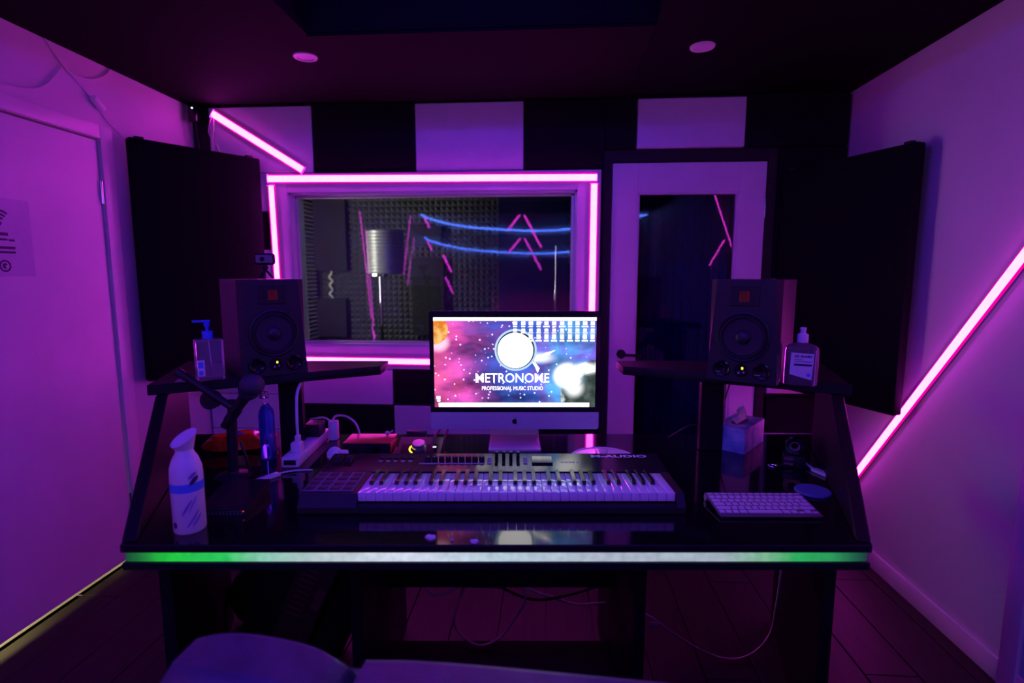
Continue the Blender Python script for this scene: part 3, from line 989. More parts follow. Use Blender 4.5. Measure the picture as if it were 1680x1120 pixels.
# corner acoustic panels
def acoustic_panel(p_wall, p_back, z0, z1, label):
    a, c = Vector((*p_wall, 0)), Vector((*p_back, 0))
    d = (c - a)
    L = d.length
    ang = math.atan2(d.y, d.x)
    o = thing('acoustic_panel', label, 'acoustic panel', (a.x, a.y, 0), (0, 0, ang))
    t = 0.05
    part('fabric_panel', B().box2((0, -t / 2, z0), (L, t / 2, z1), 0.008, 2), M['fabric_black'], o)
    part('wall_bracket', B().box2((0.03, -0.01, z1 - 0.012), (0.07, 0.012, z1 + 0.012), 0.004), M['black_plastic'], o)
    part('wall_bracket', B().box2((L - 0.07, -0.01, z1 - 0.012), (L - 0.03, 0.012, z1 + 0.012), 0.004), M['black_plastic'], o)
    return o
acoustic_panel((-2.015, 2.53), (-1.655, 3.05), 0.885, 2.070, 'black fabric acoustic panel across the corner by the plain door')
acoustic_panel((1.53, 2.40), (1.26, 3.05), 0.805, 1.963, 'black fabric acoustic panel across the corner by the slanting tube')

# LED controller with hanging wires near the ceiling
o = thing('led_controller', 'small black light controller hanging under the ceiling corner', 'controller', (-2.005, 3.03, 2.27))
part('body', B().box2((-0.026, -0.014, 0.0), (0.026, 0.014, 0.125), 0.008), M['black_gloss'], o)
part('status_light', B().cyl((0.004, -0.0142, 0.075), (0.004, -0.0165, 0.075), 0.005, n=12), M['blue_led'], o)
part('wire', B().tube([(0.008, 0, 0.002), (0.012, 0.005, -0.08), (0.022, 0.005, -0.16), (0.02, 0.005, -0.25)], 0.003, 6), M['cable_black'], o)
o = thing('wire_lead', 'thin pink lit wire lead dangling below the slanting tube', 'wire', (-1.925, YB - 0.045, 2.30))
part('wire', B().tube([(0.012, 0.005, 0.02), (-0.004, 0, -0.03), (-0.012, 0, -0.08), (0.006, 0, -0.13), (0.012, 0, -0.165)], 0.003, 6)
     .tube([(0.018, 0.005, 0.01), (0.016, 0, -0.06), (0.008, 0, -0.11), (0.004, 0, -0.16)], 0.0025, 6), M['cable_white'], o)
part('connector', B().box((0.008, 0, -0.175), (0.016, 0.009, 0.035), 0.002).tube([(0.012, 0, -0.16), (0.03, 0, -0.145), (0.045, 0, -0.185)], 0.003, 6), M['cable_white'], o)

# cable with inline adaptor on the left wall
o = thing('wall_cable', 'white cable with inline adaptor strung above the plain door', 'cable', (XL + 0.006, 0, 0))
part('cable', B().tube([(0, 2.185, 2.372), (0, 2.265, 2.293), (0, 2.33, 2.25), (0, 2.387, 2.206)], 0.0035, 6)
     .tube([(0, 1.90, 2.125), (0, 1.973, 2.128), (0, 2.10, 2.15), (0, 2.173, 2.191), (0, 2.25, 2.285)], 0.0035, 6)
     .tube([(0, 2.265, 2.291), (0, 2.32, 2.278), (0, 2.40, 2.287), (0, 2.47, 2.325), (0, 2.51, 2.365)], 0.0035, 6)
     .tube([(0, 2.43, 2.165), (0, 2.48, 2.12), (0.01, 2.56, 2.06)], 0.0035, 6), M['cable_white'], o)
part('adaptor', B().box((0.012, 0, 0), (0.028, 0.075, 0.032), 0.010, 3, Matrix.Translation((0, 2.41, 2.186)) @ Matrix.Rotation(math.radians(-38), 4, 'X')), M['white_plastic'], o)

# laminated wifi notice on the door
o = thing('notice_sheet', 'laminated wifi notice taped to the plain door', 'notice', (XL - 0.0058, 0, 0))
part('sheet', B().box2((0, 1.80, 1.412), (0.0012, 2.048, 1.708)), mat('laminated paper', (0.60, 0.58, 0.68), 0.22, noise=0.03), o, smooth=False)
b = B()
def arc_yz(b, cy, cz, r0, r1, a0, a1, x=0.0014, n=16):
    for i in range(n):
        t0, t1 = a0 + (a1 - a0) * i / n, a0 + (a1 - a0) * (i + 1) / n
        q = [(r0, t0), (r1, t0), (r1, t1), (r0, t1)]
        b.bm.faces.new([b.bm.verts.new((x, cy + r * math.cos(t), cz + r * math.sin(t))) for r, t in q])
WY, WZ = 1.924, 1.612
arc_yz(b, WY, WZ, 0.0, 0.008, 0, 2 * PI, n=20)
for r in (0.016, 0.030, 0.044):
    arc_yz(b, WY, WZ, r, r + 0.008, math.radians(48), math.radians(132))
arc_yz(b, 1.928, 1.452, 0.016, 0.023, 0, 2 * PI, n=28)
arc_yz(b, 1.928, 1.452, 0.0, 0.011, math.radians(30), math.radians(300), n=18)
for (ya, yb, za, zb) in ((1.85, 1.952, 1.566, 1.578), (1.85, 1.948, 1.548, 1.556), (1.952, 1.975, 1.546, 1.554), (1.85, 1.975, 1.516, 1.526), (1.85, 1.975, 1.500, 1.508)):
    b.bm.faces.new([b.bm.verts.new((0.0014, y_, z_)) for y_, z_ in ((ya, za), (yb, za), (yb, zb), (ya, zb))])
part('print', b, M['dark_ink'], o, 'dark wifi symbol and text lines', smooth=False)

# ================================================================== DESK
dk = thing('studio_desk', 'wide black studio desk with angled side panels and raised speaker shelves', 'desk', Wd(0, 0, 0), (0, 0, AL))
def flare(v):
    return 0.94 + 0.40 * v
def mirror(poly, s):
    return [(x * s, y) for x, y in poly]
top = [(-0.94, 0.0), (0.94, 0.0), (flare(0.935), 0.935), (-flare(0.935), 0.935)]
part('desk_top', B().prism(top, ZD - 0.016, ZD), M['desk'], dk, 'glossy black desk top', smooth=False)
under = [(-0.925, 0.012), (0.925, 0.012), (flare(0.92) - 0.02, 0.92), (-flare(0.92) + 0.02, 0.92)]
part('top_frame', B().prism(under, 0.685, ZD - 0.016), M['desk_edge'], dk, smooth=False)
part('edge_rail', B().box2((-0.938, -0.004, 0.683), (0.938, 0.014, 0.7030), 0.002, 1).box2((-0.94, -0.004, 0.7295), (0.94, 0.002, 0.7495), 0.002, 1), M['desk_edge'], dk)
part('light_strip', B().box2((-0.932, 0.000, 0.7035), (0.932, 0.0115, 0.729), 0.003, 1), M['desk_led'], dk, 'strip light fading from green ends to white')
for s in (-1, 1):
    # leaning side panel
    b = B()
    dirv = Vector((0.40 * s, 1.0, 0)).normalized()
    out = Vector((s, -0.40, 0)).normalized()
    base = Vector((0.94 * s, 0, 0))
    prof = [(0.004, ZD + 0.0005), (0.46, ZS - 0.035), (0.80, ZS - 0.035), (0.80, ZD + 0.0005)]
    A = [b.bm.verts.new(base + dirv * t + Vector((0, 0, z)) - out * 0.0) for t, z in prof]
    Bq = [b.bm.verts.new(base + dirv * t + Vector((0, 0, z)) - out * 0.034) for t, z in prof]
    b.bm.faces.new(A)
    b.bm.faces.new(Bq[::-1])
    for i in range(4):
        j = (i + 1) % 4
        b.bm.faces.new((A[i], A[j], Bq[j], Bq[i]))
    bmesh.ops.recalc_face_normals(b.bm, faces=b.bm.faces[:])
    bmesh.ops.bevel(b.bm, geom=b.bm.edges[:], offset=0.003, segments=1, affect='EDGES')
    part('side_panel', b, M['desk_edge'], dk)
    # speaker shelf
    poly = [(-1.135, 0.425), (-0.472, 0.79), (-0.472, 0.925), (-1.30, 0.925)]
    pl = mirror(poly, -s)
    b = B().prism(pl, ZS - 0.034, ZS)
    bmesh.ops.recalc_face_normals(b.bm, faces=b.bm.faces[:])
    bmesh.ops.bevel(b.bm, geom=b.bm.edges[:], offset=0.002, segments=1, affect='EDGES')
    part('speaker_shelf', b, M['desk_edge'], dk)
    part('shelf_post', B().box2((s * 0.757, 0.72, ZD), (s * 0.845, 0.75, ZS - 0.034), 0.003, 1), M['desk_edge'], dk)
    # legs
    part('leg', B().box2((s * 0.388, 0.15, 0), (s * 0.420, 0.76, 0.686), 0.003, 1), M['desk_edge'], dk)
    b = B()
    p0, p1 = Vector((s * 0.90, 0.12, 0)), Vector((s * 1.115, 0.80, 0))
    dd = (p1 - p0).normalized()
    oo = Vector((s * dd.y, -dd.x * s, 0)) * 0.03
    b.prism([(p0.x, p0.y), (p0.x + oo.x, p0.y + oo.y), (p1.x + oo.x, p1.y + oo.y), (p1.x, p1.y)], 0, 0.686)
    part('leg', b, M['desk_edge'], dk, smooth=False)
part('foot_board', B().box2((-0.388, 0.26, 0.06), (0.388, 0.54, 0.095), 0.003, 1), M['tile_black'], dk)
part('cable_tray', B().box2((-0.388, 0.47, 0.345), (0.388, 0.475, 0.44)).box2((-0.388, 0.475, 0.345), (0.388, 0.60, 0.352)), M['desk_edge'], dk, smooth=False)

# ================================================================== MONITOR COMPUTER
mo = thing('all_in_one_computer', 'silver all-in-one computer with a space wallpaper on its lit screen', 'computer', Wd(0.050, 0.83, ZD), (0, 0, AL))
fz = -0.08                                   # front plane in local y
HW = 0.324
zt, zc_, zb_ = 1.283 - ZD, 0.8935 - ZD, 0.826 - ZD
def rrect(w0, w1, h0, h1, r, n=5):
    P = []
    for cx, cy, a0 in ((w1 - r, h1 - r, 0), (w0 + r, h1 - r, PI / 2), (w0 + r, h0 + r, PI), (w1 - r, h0 + r, 1.5 * PI)):
        for i in range(n + 1):
            a = a0 + PI / 2 * i / n
            P.append((cx + r * math.cos(a), cy + r * math.sin(a)))
    return P
XZ = Matrix(((1, 0, 0, 0), (0, 0, 1, 0), (0, 1, 0, 0), (0, 0, 0, 1)))    # poly (x, z), height along +y
part('rear_shell', B().prism(rrect(-HW, HW, zb_, zt, 0.012), fz + 0.003, fz + 0.014, XZ)
     .subdiv_box((0, fz + 0.030, (zt + zb_) / 2), (0.60, 0.045, 0.42), 8, lambda q: Vector((q.x * (1 - max(0, q.y + 0.5) * 0.45), q.y, q.z * (1 - max(0, q.y + 0.5) * 0.45)))), M['alu'], mo)
part('chin', B().prism(rrect(-HW, HW, zb_, zc_, 0.010), fz, fz + 0.004, XZ), M['alu'], mo, 'plain silver chin')
part('bezel', B().prism([(-HW, zc_), (HW, zc_), (HW, zt - 0.008), (HW - 0.008, zt), (-HW + 0.008, zt), (-HW, zt - 0.008)], fz, fz + 0.0035, XZ), M['black_gloss'], mo, 'black screen bezel', smooth=False)
# logo on the chin
b = B()
lz = (zb_ + zc_) / 2 - 0.001
P = []
for i in range(40):
    a = 2 * PI * i / 40
    r = 0.0105 * (1 - 0.10 * max(0, math.sin(a)) ** 8 - 0.06 * max(0, -math.sin(a)) ** 8)
    xx, zz_ = r * math.cos(a) * 0.95, r * math.sin(a)
    dxb, dzb = xx - 0.0135, zz_ - 0.001
    if dxb * dxb + dzb * dzb < 0.0062 ** 2:
        q = math.sqrt(dxb * dxb + dzb * dzb)
        xx, zz_ = 0.0135 + dxb / q * 0.0062, 0.001 + dzb / q * 0.0062
    P.append((xx, zz_ + lz - 0.002))
b.prism(P, fz - 0.0006, fz, XZ)
b.prism([(0.000, lz + 0.0095), (0.0025, lz + 0.0105), (0.0048, lz + 0.0145), (0.0045, lz + 0.0150), (0.0015, lz + 0.0135)], fz - 0.0006, fz, XZ)
part('logo', b, M['black_gloss'], mo, 'dark fruit shaped logo', smooth=False)
# stand
b = B()
prof = [(-0.115, 0.0), (-0.115, 0.006), (0.045, 0.007), (0.06, 0.012), (0.062, 0.25), (0.068, 0.25), (0.070, 0.008), (0.066, 0.0)]
for sgn in (0,):
    A = [b.bm.verts.new((-0.100 if z < 0.02 else -0.09, y, z)) for y, z in prof]
    C_ = [b.bm.verts.new((0.100 if z < 0.02 else 0.09, y, z)) for y, z in prof]
    b.bm.faces.new(A[::-1])
    b.bm.faces.new(C_)
    for i in range(len(prof)):
        j = (i + 1) % len(prof)
        b.bm.faces.new((A[i], A[j], C_[j], C_[i]))
part('stand', b, M['alu'], mo, 'silver foot and neck', angle=30)
part('neck_joint', B().box2((-0.05, -0.045, 0.20), (0.05, 0.066, 0.26), 0.004), M['alu'], mo)
# the lit screen and what it shows
SX0, SX1, SZ0, SZ1 = -0.3075, 0.3085, 0.9135 - ZD, 1.2595 - ZD
me = bpy.data.meshes.new('screen')
sw, sh = SX1 - SX0, SZ1 - SZ0
me.from_pydata([(-sw / 2, 0, -sh / 2), (sw / 2, 0, -sh / 2), (sw / 2, 0, sh / 2), (-sw / 2, 0, sh / 2)], [], [(0, 1, 2, 3)])
me.materials.append(M['nebula'])
scr = link('screen', me, mo, ((SX0 + SX1) / 2, fz - 0.0006, (SZ0 + SZ1) / 2))
scr['label'] = 'lit screen with pink and blue nebula wallpaper'
def sc(cx, cy):
    """screen picture coordinates (measured on a 1015 by 577 grid) to local x, z"""
    return ((cx - 92) / 1030.0 - 0.5) * sw, (0.5 - (cy - 115) / 577.0) * sh
def clip(poly):
    def cut(P, f, inter):
        out = []
        for i in range(len(P)):
            a, c = P[i], P[(i + 1) % len(P)]
            if f(a):
                out.append(a)
            if f(a) != f(c):
                out.append(inter(a, c))
        return out
    for ax, lim, sg in ((0, -sw / 2, 1), (0, sw / 2, -1), (1, -sh / 2, 1), (1, sh / 2, -1)):
        f = lambda p, ax=ax, lim=lim, sg=sg: (p[ax] - lim) * sg >= 0
        def it(a, c, ax=ax, lim=lim):
            t = (lim - a[ax]) / (c[ax] - a[ax])
            return (a[0] + (c[0] - a[0]) * t, a[1] + (c[1] - a[1]) * t)
        poly = cut(poly, f, it)
        if not poly:
            return poly
    return poly
def disc(cx, cy, r, n=48, a0=0, a1=2 * PI, r2=None):
    x, z = sc(cx, cy)
    R = r / 1030.0 * sw
    R2 = (r2 or r) / 577.0 * sh
    return [(x + R * math.cos(a0 + (a1 - a0) * i / n), z + R2 * math.sin(a0 + (a1 - a0) * i / n)) for i in range(n)]
def rect(x0, y0, x1, y1):
    a, c = sc(x0, y1), sc(x1, y0)
    return [(a[0], a[1]), (c[0], a[1]), (c[0], c[1]), (a[0], c[1])]
def on_screen(name, polys, m, layer):
    b = B()
    for P in polys:
        P = clip(P)
        if len(P) >= 3:
            b.bm.faces.new([b.bm.verts.new((x, -0.0003 * layer, z)) for x, z in P])
    return part(name, b, m, scr, smooth=False)
def glow(name, cx, cy, rx, rz, col, strength, core, layer):
    m = bpy.data.materials.new('screen glow ' + name)
    m.use_nodes = True
    nt = m.node_tree
    nt.nodes.remove(nt.nodes['Principled BSDF'])
    tc = nt.nodes.new('ShaderNodeTexCoord')
    mp = nt.nodes.new('ShaderNodeMapping')
    mp.inputs['Scale'].default_value = (1 / rx, 1, 1 / rz)
    gr = nt.nodes.new('ShaderNodeTexGradient')
    gr.gradient_type = 'SPHERICAL'
    mr = nt.nodes.new('ShaderNodeMapRange')
    mr.interpolation_type = 'SMOOTHSTEP'
    mr.inputs['From Max'].default_value = core
    tr = nt.nodes.new('ShaderNodeBsdfTransparent')
    em = nt.nodes.new('ShaderNodeEmission')
    em.inputs[0].default_value = (*col, 1)
    em.inputs[1].default_value = strength
    mx = nt.nodes.new('ShaderNodeMixShader')
    nt.links.new(tc.outputs['Object'], mp.inputs['Vector'])
    nt.links.new(mp.outputs['Vector'], gr.inputs['Vector'])
    nt.links.new(gr.outputs['Fac'], mr.inputs['Value'])
    nt.links.new(mr.outputs['Result'], mx.inputs[0])
    nt.links.new(tr.outputs[0], mx.inputs[1])
    nt.links.new(em.outputs[0], mx.inputs[2])
    nt.links.new(mx.outputs[0], nt.nodes['Material Output'].inputs['Surface'])
    x0, z0_ = sc(cx, cy)
    P = clip([(x0 + rx * math.cos(2 * PI * i / 40), z0_ + rz * math.sin(2 * PI * i / 40)) for i in range(40)])
    b = B()
    b.bm.faces.new([b.bm.verts.new((x - x0, 0, z - z0_)) for x, z in P])
    return part(name, b, m, scr, smooth=False, loc=(x0, -0.0003 * layer, z0_))
glow('star_flare', 118, 275, 0.055, 0.045, (1.0, 0.45, 0.62), 1.6, 0.6, 1)
on_screen('orange_star', [disc(92, 195, 92, 48, r2=92)], M['scr_sun'], 2)
on_screen('planet', [disc(1125, 610, 225, 64, r2=222)], M['scr_planet'], 1)
x_, z_ = sc(1125, 610)
nP = [(p[0], p[1]) for p in disc(1150, 650, 205, 48, r2=190)]
on_screen('planet_night_side', [nP], M['scr_planet_dark'], 2)
glow('sunrise_halo', 945, 490, 0.085, 0.080, (0.35, 0.75, 1.0), 0.9, 1.0, 3)
glow('bright_sunrise', 945, 488, 0.066, 0.060, (1.0, 0.97, 0.95), 2.6, 0.62, 4)
glow('cloud_glare', 985, 565, 0.050, 0.050, (0.95, 0.98, 1.0), 1.5, 0.9, 4)
glow('cloud_glare', 1060, 440, 0.070, 0.032, (0.95, 0.98, 1.0), 1.5, 0.9, 4)
glow('nebula_glare', 770, 372, 0.075, 0.030, (0.85, 0.92, 1.0), 1.3, 0.9, 2)
on_screen('light_streak', [[sc(728, 372), sc(800, 340), sc(868, 322), sc(805, 362), sc(735, 398)],
                           [sc(715, 400), sc(735, 400), sc(765, 440), sc(752, 470), sc(735, 430)]], M['scr_white'], 2)
ring = disc(612, 322, 134, 56)
on_screen('logo_ring', [ring], M['scr_pale'], 5)
on_screen('logo_gap', [disc(612, 322, 121, 56)], M['scr_dark'], 6)
on_screen('logo_disc', [disc(610, 325, 113, 56)], M['scr_white'], 7)
on_screen('menu_bar', [rect(92, 115, 1122, 136)], M['scr_white'], 6)
on_screen('dock', [rect(118, 662, 1085, 690)], M['scr_white'], 6)
on_screen('dock_icons', [rect(785 + 21 * i, 676, 794 + 21 * i, 684) for i in range(7)] + [rect(140 + 42 * i, 666, 142 + 42 * i, 684) for i in range(14)], M['scr_pale'], 7)['kind'] = 'stuff'
ic = [rect(104, 620, 130, 640), rect(108, 644, 128, 655)]
cols = [608, 660, 708, 757, 806, 855, 905, 955, 1002, 1050, 1098]
for i, cx in enumerate(cols):
    wl = 20 if i in (4, 6, 9) else 12
    ic += [rect(cx - 13, 140, cx + 13, 162), rect(cx - wl, 168, cx + wl, 176)]
    ic += [rect(cx - 11, 186, cx + 11, 204), rect(cx - 14, 209, cx + 14, 216)]
    if i >= 2:
        ic += [rect(cx - 12, 222, cx + 12, 252), rect(cx - (19 if i % 2 else 15), 258, cx + (19 if i % 2 else 15), 267)]
on_screen('desktop_icons', ic, M['scr_white'], 8)['kind'] = 'stuff'
RXF = (PI / 2, 0, 0)
x_, z_ = sc(592, 501)
fit_text('headline', 'METRONOME', 470 / 1030 * sw, 60 / 577 * sh, M['scr_white'], scr, (x_, -0.0028, z_), RXF, bold=0.0003)
x_, z_ = sc(592, 568)
fit_text('tagline', 'PROFESSIONAL MUSIC STUDIO', 390 / 1030 * sw, 25 / 577 * sh, M['scr_white'], scr, (x_, -0.0028, z_), RXF, bold=0.0)

# ================================================================== MIDI KEYBOARD
kb = thing('midi_keyboard', 'black 61-key MIDI controller keyboard in front of the screen', 'keyboard', Wd(-0.0176, 0.1657, ZD - 0.0302 * 1.048), (0, 0, AL))
kb.scale = (1.048, 1.048, 1.048)
KW = 0.52
# chassis profile (local y from front, z up)
prof = [(0.0, 0.034), (0.0, 0.050), (0.016, 0.056), (0.018, 0.045), (0.172, 0.045), (0.174, 0.082), (0.305, 0.094), (0.312, 0.088), (0.312, 0.034)]
def extrude_profile(b, prof, x0, x1):
    A = [b.bm.verts.new((x0, y, z)) for y, z in prof]
    C_ = [b.bm.verts.new((x1, y, z)) for y, z in prof]
    b.bm.faces.new(A[::-1])
    b.bm.faces.new(C_)
    for i in range(len(prof)):
        j = (i + 1) % len(prof)
        b.bm.faces.new((A[i], A[j], C_[j], C_[i]))
    return b
kx0, kx1 = -0.363, 0.496                       # key span
b = extrude_profile(B(), prof, kx0 - 0.001, kx1 + 0.001)
side = [(0.0, 0.034), (0.0, 0.050), (0.022, 0.082), (0.174, 0.084), (0.305, 0.094), (0.312, 0.088), (0.312, 0.034)]
extrude_profile(b, side, -KW, kx0 - 0.001)
extrude_profile(b, side, kx1 + 0.001, KW)
part('chassis', b, M['black_plastic'], kb, smooth=False)
for fx in (-KW + 0.05, KW - 0.05):
    for fy in (0.035, 0.275):
        part('rubber_foot', B().box((fx, fy, 0.0322), (0.04, 0.03, 0.004)), M['black_rubber'], kb, smooth=False)
# glossy top panel
pn = Matrix.Translation((0, 0.174, 0.0835)) @ Matrix.Rotation(math.atan2(0.012, 0.131), 4, 'X')
panel = part('control_panel', B().box2((-KW + 0.003, 0.001, -0.0005), (KW - 0.003, 0.130, 0.0015), 0.0004, 1), M['panel'], kb, 'glossy black control panel')
panel.matrix_local = pn
# keys
kw = (kx1 - kx0) / 36
wk = B().box2((0.0005, 0.0, 0.0), (kw - 0.0005, 0.152, 0.024), 0.0012, 2).mesh('white_key', M['white_key'], angle=50)
bkb = B()
bw = 0.0112
prof = [(0.0, 0.0), (0.003, 0.011), (0.012, 0.0125), (0.096, 0.0125), (0.096, 0.0)]
extrude_profile(bkb, prof, -bw / 2, bw / 2)
bmesh.ops.recalc_face_normals(bkb.bm, faces=bkb.bm.faces[:])
bmesh.ops.bevel(bkb.bm, geom=bkb.bm.edges[:], offset=0.0013, segments=2, affect='EDGES')
bk = bkb.mesh('black_key', M['black_key'], angle=50)
for i in range(36):
    link('white_key', wk, kb, (kx0 + i * kw, 0.018, 0.0605), (-0.020, 0, 0))
    if i < 35 and i % 7 in (0, 1, 3, 4, 5):
        sh_ = {0: -0.002, 1: 0.002, 3: -0.0025, 4: 0.0, 5: 0.0025}[i % 7]
        link('black_key', bk, kb, (kx0 + (i + 1) * kw + sh_, 0.076, 0.0826), (-0.020, 0, 0))
# drum pads
padm = B().box((0, 0, 0.003), (0.0265, 0.026, 0.006), 0.003, 2).mesh('drum_pad', M['pad'])
rimm = B()
for a0, a1, c0, c1 in ((-0.0160, 0.0160, -0.0160, -0.0142), (-0.0160, 0.0160, 0.0142, 0.0160), (-0.0160, -0.0142, -0.0142, 0.0142), (0.0142, 0.0160, -0.0142, 0.0142)):
    rimm.box2((a0, c0, 0), (a1, c1, 0.0035))
rimm = rimm.mesh('pad_rim', M['pad_rim'], False)
for i in range(4):
    for j in range(4):
        lx, ly = -0.501 + i * 0.0345, 0.048 + j * 0.0345
        o = link('drum_pad', padm, kb, (lx, ly, 0.0832))
        link('pad_rim', rimm, o, (0, 0, 0.0))
# wheels
for wx in (-0.484, -0.452):
    part('wheel_slot', B().box2((wx - 0.012, 0.215, 0.088), (wx + 0.012, 0.285, 0.0935)), M['black_gloss'], kb, smooth=False)
    part('control_wheel', B().cyl((wx - 0.008, 0.25, 0.078), (wx + 0.008, 0.25, 0.078), 0.030, n=28), M['black_rubber'], kb)
# small buttons with printed captions
for i in range(5):
    bx_ = -0.355 + i * 0.023
    part('button', B().box((bx_, 0.268, 0.0945), (0.016, 0.010, 0.006), 0.0015), M['black_rubber'], kb)
    part('caption', B().box((bx_, 0.250, 0.0918), (0.014, 0.005, 0.0006)).box((bx_, 0.243, 0.0912), (0.009, 0.002, 0.0006)), M['label_ink'], kb, smooth=False)
# encoders
knobm = B().lathe([(0.0088, 0), (0.0084, 0.012), (0.0068, 0.0145), (0, 0.0148)], 16).mesh('knob', M['black_rubber'])
for i in range(9):
    kx = -0.207 + i * 0.0209
    link('knob', knobm, kb, (kx, 0.250, 0.0915))
    link('knob_line', B().box((0, -0.006, 0.015), (0.0012, 0.005, 0.0006)).mesh('knob_line', M['label_ink'], False), kb, (kx, 0.250, 0.0915))
part('knob_tray', B().box2((-0.232, 0.226, 0.0895), (-0.030, 0.2285, 0.0925)), M['alu'], kb, smooth=False)
# faders
for i in range(4):
    fx = 0.006 + i * 0.0225
    part('fader_slot', B().box2((fx - 0.005, 0.220, 0.0895), (fx + 0.005, 0.285, 0.0938)), M['black_gloss'], kb, smooth=False)
    part('fader_cap', B().box((fx, 0.272, 0.104), (0.011, 0.016, 0.022), 0.002).box((fx, 0.2638, 0.104), (0.010, 0.001, 0.002)), M['black_gloss'], kb)
    part('fader_line', B().box((fx, 0.272, 0.1153), (0.0095, 0.003, 0.0008)), M['label_ink'], kb, smooth=False)
for cx in (-0.016, 0.096):
    for j in range(4):
        part('transport_button', B().box((cx, 0.230 + j * 0.012, 0.0905 + j * 0.0011), (0.013, 0.008, 0.004), 0.001), M['pad_rim'], kb)
part('display', B().box2((0.116, 0.222, 0.0890), (0.180, 0.282, 0.0955), 0.001, 1), M['black_gloss'], kb, 'small dark display')
slope = math.atan2(0.012, 0.131)
fit_text('maker_name', 'M-AUDIO', 0.176, 0.019, M['label_ink'], kb, (0.394, 0.282, 0.0954), (slope, 0, 0), bold=0.0006)
fit_text('model_name', 'CODE 61', 0.060, 0.008, M['label_ink'], kb, (0.236, 0.238, 0.0912), (slope, 0, 0))

# ================================================================== STUDIO SPEAKERS
def speaker(fc, ang, label):
    """fc: centre of the front bottom edge in desk coordinates, ang: turn in desk frame"""
    p = Wd(fc[0], fc[1], ZS)
    o = thing('studio_monitor', label, 'speaker', p, (0, 0, AL + ang))
    W_, H_, D_ = 0.220, 0.337, 0.28
    # cabinet with bevelled upper front corners
    b = B()
    fl_ = [(-W_ / 2, 0.0), (W_ / 2, 0.0), (W_ / 2, H_), (-W_ / 2, H_)]
    b.prism(fl_, 0.018, D_, XZ)
    ch = 0.022
    fr = [(-W_ / 2, 0.0), (W_ / 2, 0.0), (W_ / 2 - 0.006, 0.10), (W_ / 2 - ch, H_), (-W_ / 2 + ch, H_), (-W_ / 2 + 0.006, 0.10)]
    bk_ = [(-W_ / 2, 0.0), (W_ / 2, 0.0), (W_ / 2, 0.10), (W_ / 2, H_), (-W_ / 2, H_), (-W_ / 2, 0.10)]
    A = [b.bm.verts.new((x, 0.0, z)) for x, z in fr]
    C_ = [b.bm.verts.new((x, 0.018, z)) for x, z in bk_]
    b.bm.faces.new(A)
    for i in range(6):
        j = (i + 1) % 6
        b.bm.faces.new((A[i], A[j], C_[j], C_[i]))
    part('cabinet', b, M['speaker'], o, angle=20)
    RY = Matrix.Rotation(PI / 2, 4, 'X')            # lathe axis z -> -y
    def at(x, z, y=0.0):
        return Matrix.Translation((x, y, z)) @ RY
    wf = part('woofer', B().lathe([(0.084, 0.0), (0.084, 0.004), (0.078, 0.006), (0.074, 0.004)], 40, mtx=at(0, 0.150), capb=False, capt=False), M['black_plastic'], o)
    part('surround', B().lathe([(0.074, 0.003), (0.070, 0.008), (0.064, 0.008), (0.060, 0.002)], 40, mtx=at(0, 0.150), capb=False, capt=False), M['black_rubber'], wf)
    part('cone', B().lathe([(0.060, 0.0025), (0.050, 0.0014), (0.028, 0.0009), (0.025, 0.001), (0.022, 0.008), (0.012, 0.014), (0, 0.016)], 40, mtx=at(0, 0.150), capb=False, capt=False), M['cone'], wf, angle=60)
    tw = part('tweeter', B().box((0, -0.002, 0.283), (0.092, 0.004, 0.062), 0.0015, 1), M['black_plastic'], o)
    b = B()
    for i in range(7):
        b.box((-0.0135 + i * 0.0045, -0.0052, 0.283), (0.0032, 0.003, 0.036), 0.0008, 1)
    part('tweeter_ribbon', b, M['tweeter'], tw, 'copper pleated ribbon')
    for sx in (-0.062, 0.062):
        part('bass_port', B().lathe([(0.028, 0.0), (0.028, 0.003), (0.024, 0.004), (0.019, 0.0005), (0, 0.0003)], 28, mtx=at(sx, 0.040), capb=False, capt=False), M['black_gloss'], o)
    cp = part('control_plate', B().lathe([(0.022, 0.0), (0.022, 0.0025), (0, 0.003)], 24, mtx=at(0, 0.040), capb=False), M['black_gloss'], o)
    part('status_light', B().box((0.004, -0.0035, 0.047), (0.006, 0.002, 0.008), 0.0008, 1), M['yellow_led'], cp, 'yellow status light')
    part('switch', B().cyl((-0.006, -0.003, 0.032), (-0.006, -0.008, 0.032), 0.004, n=12).cyl((0.009, -0.003, 0.034), (0.009, -0.0055, 0.034), 0.003, n=10), M['chrome'], cp)
    return o
aL = math.radians(39)
speaker((-0.7935, 0.601), aL, 'black studio speaker with the small webcam on top')
speaker((0.796, 0.478), -math.radians(35.5), 'black studio speaker beside the clear labelled sanitiser bottle')

# webcam on top of the speaker
cx_, cy_ = -0.7935 - 0.115 * math.sin(aL), 0.601 + 0.115 * math.cos(aL)
wc = thing('webcam', 'small black webcam standing on the studio speaker', 'webcam', Wd(cx_ + 0.012, cy_, ZS + 0.337), (0, 0, AL + math.radians(12)))
part('camera_body', B().box((0, 0, 0.072), (0.070, 0.032, 0.042), 0.010, 3), M['black_plastic'], wc)
part('face_plate', B().box((0.002, -0.0165, 0.072), (0.056, 0.002, 0.028), 0.0009, 1), mat('rose tinted camera face', (0.20, 0.10, 0.16), 0.35, noise=0.1), wc)
part('lens', B().cyl((-0.004, -0.0172, 0.072), (-0.004, -0.0205, 0.072), 0.008, n=20), M['black_gloss'], wc)
b = B().cyl((0, 0, 0.052), (0, 0, 0.038), 0.010, n=14).sphere((0, 0, 0.042), 0.011)
part('ball_head', b, M['black_plastic'], wc)
b = B()
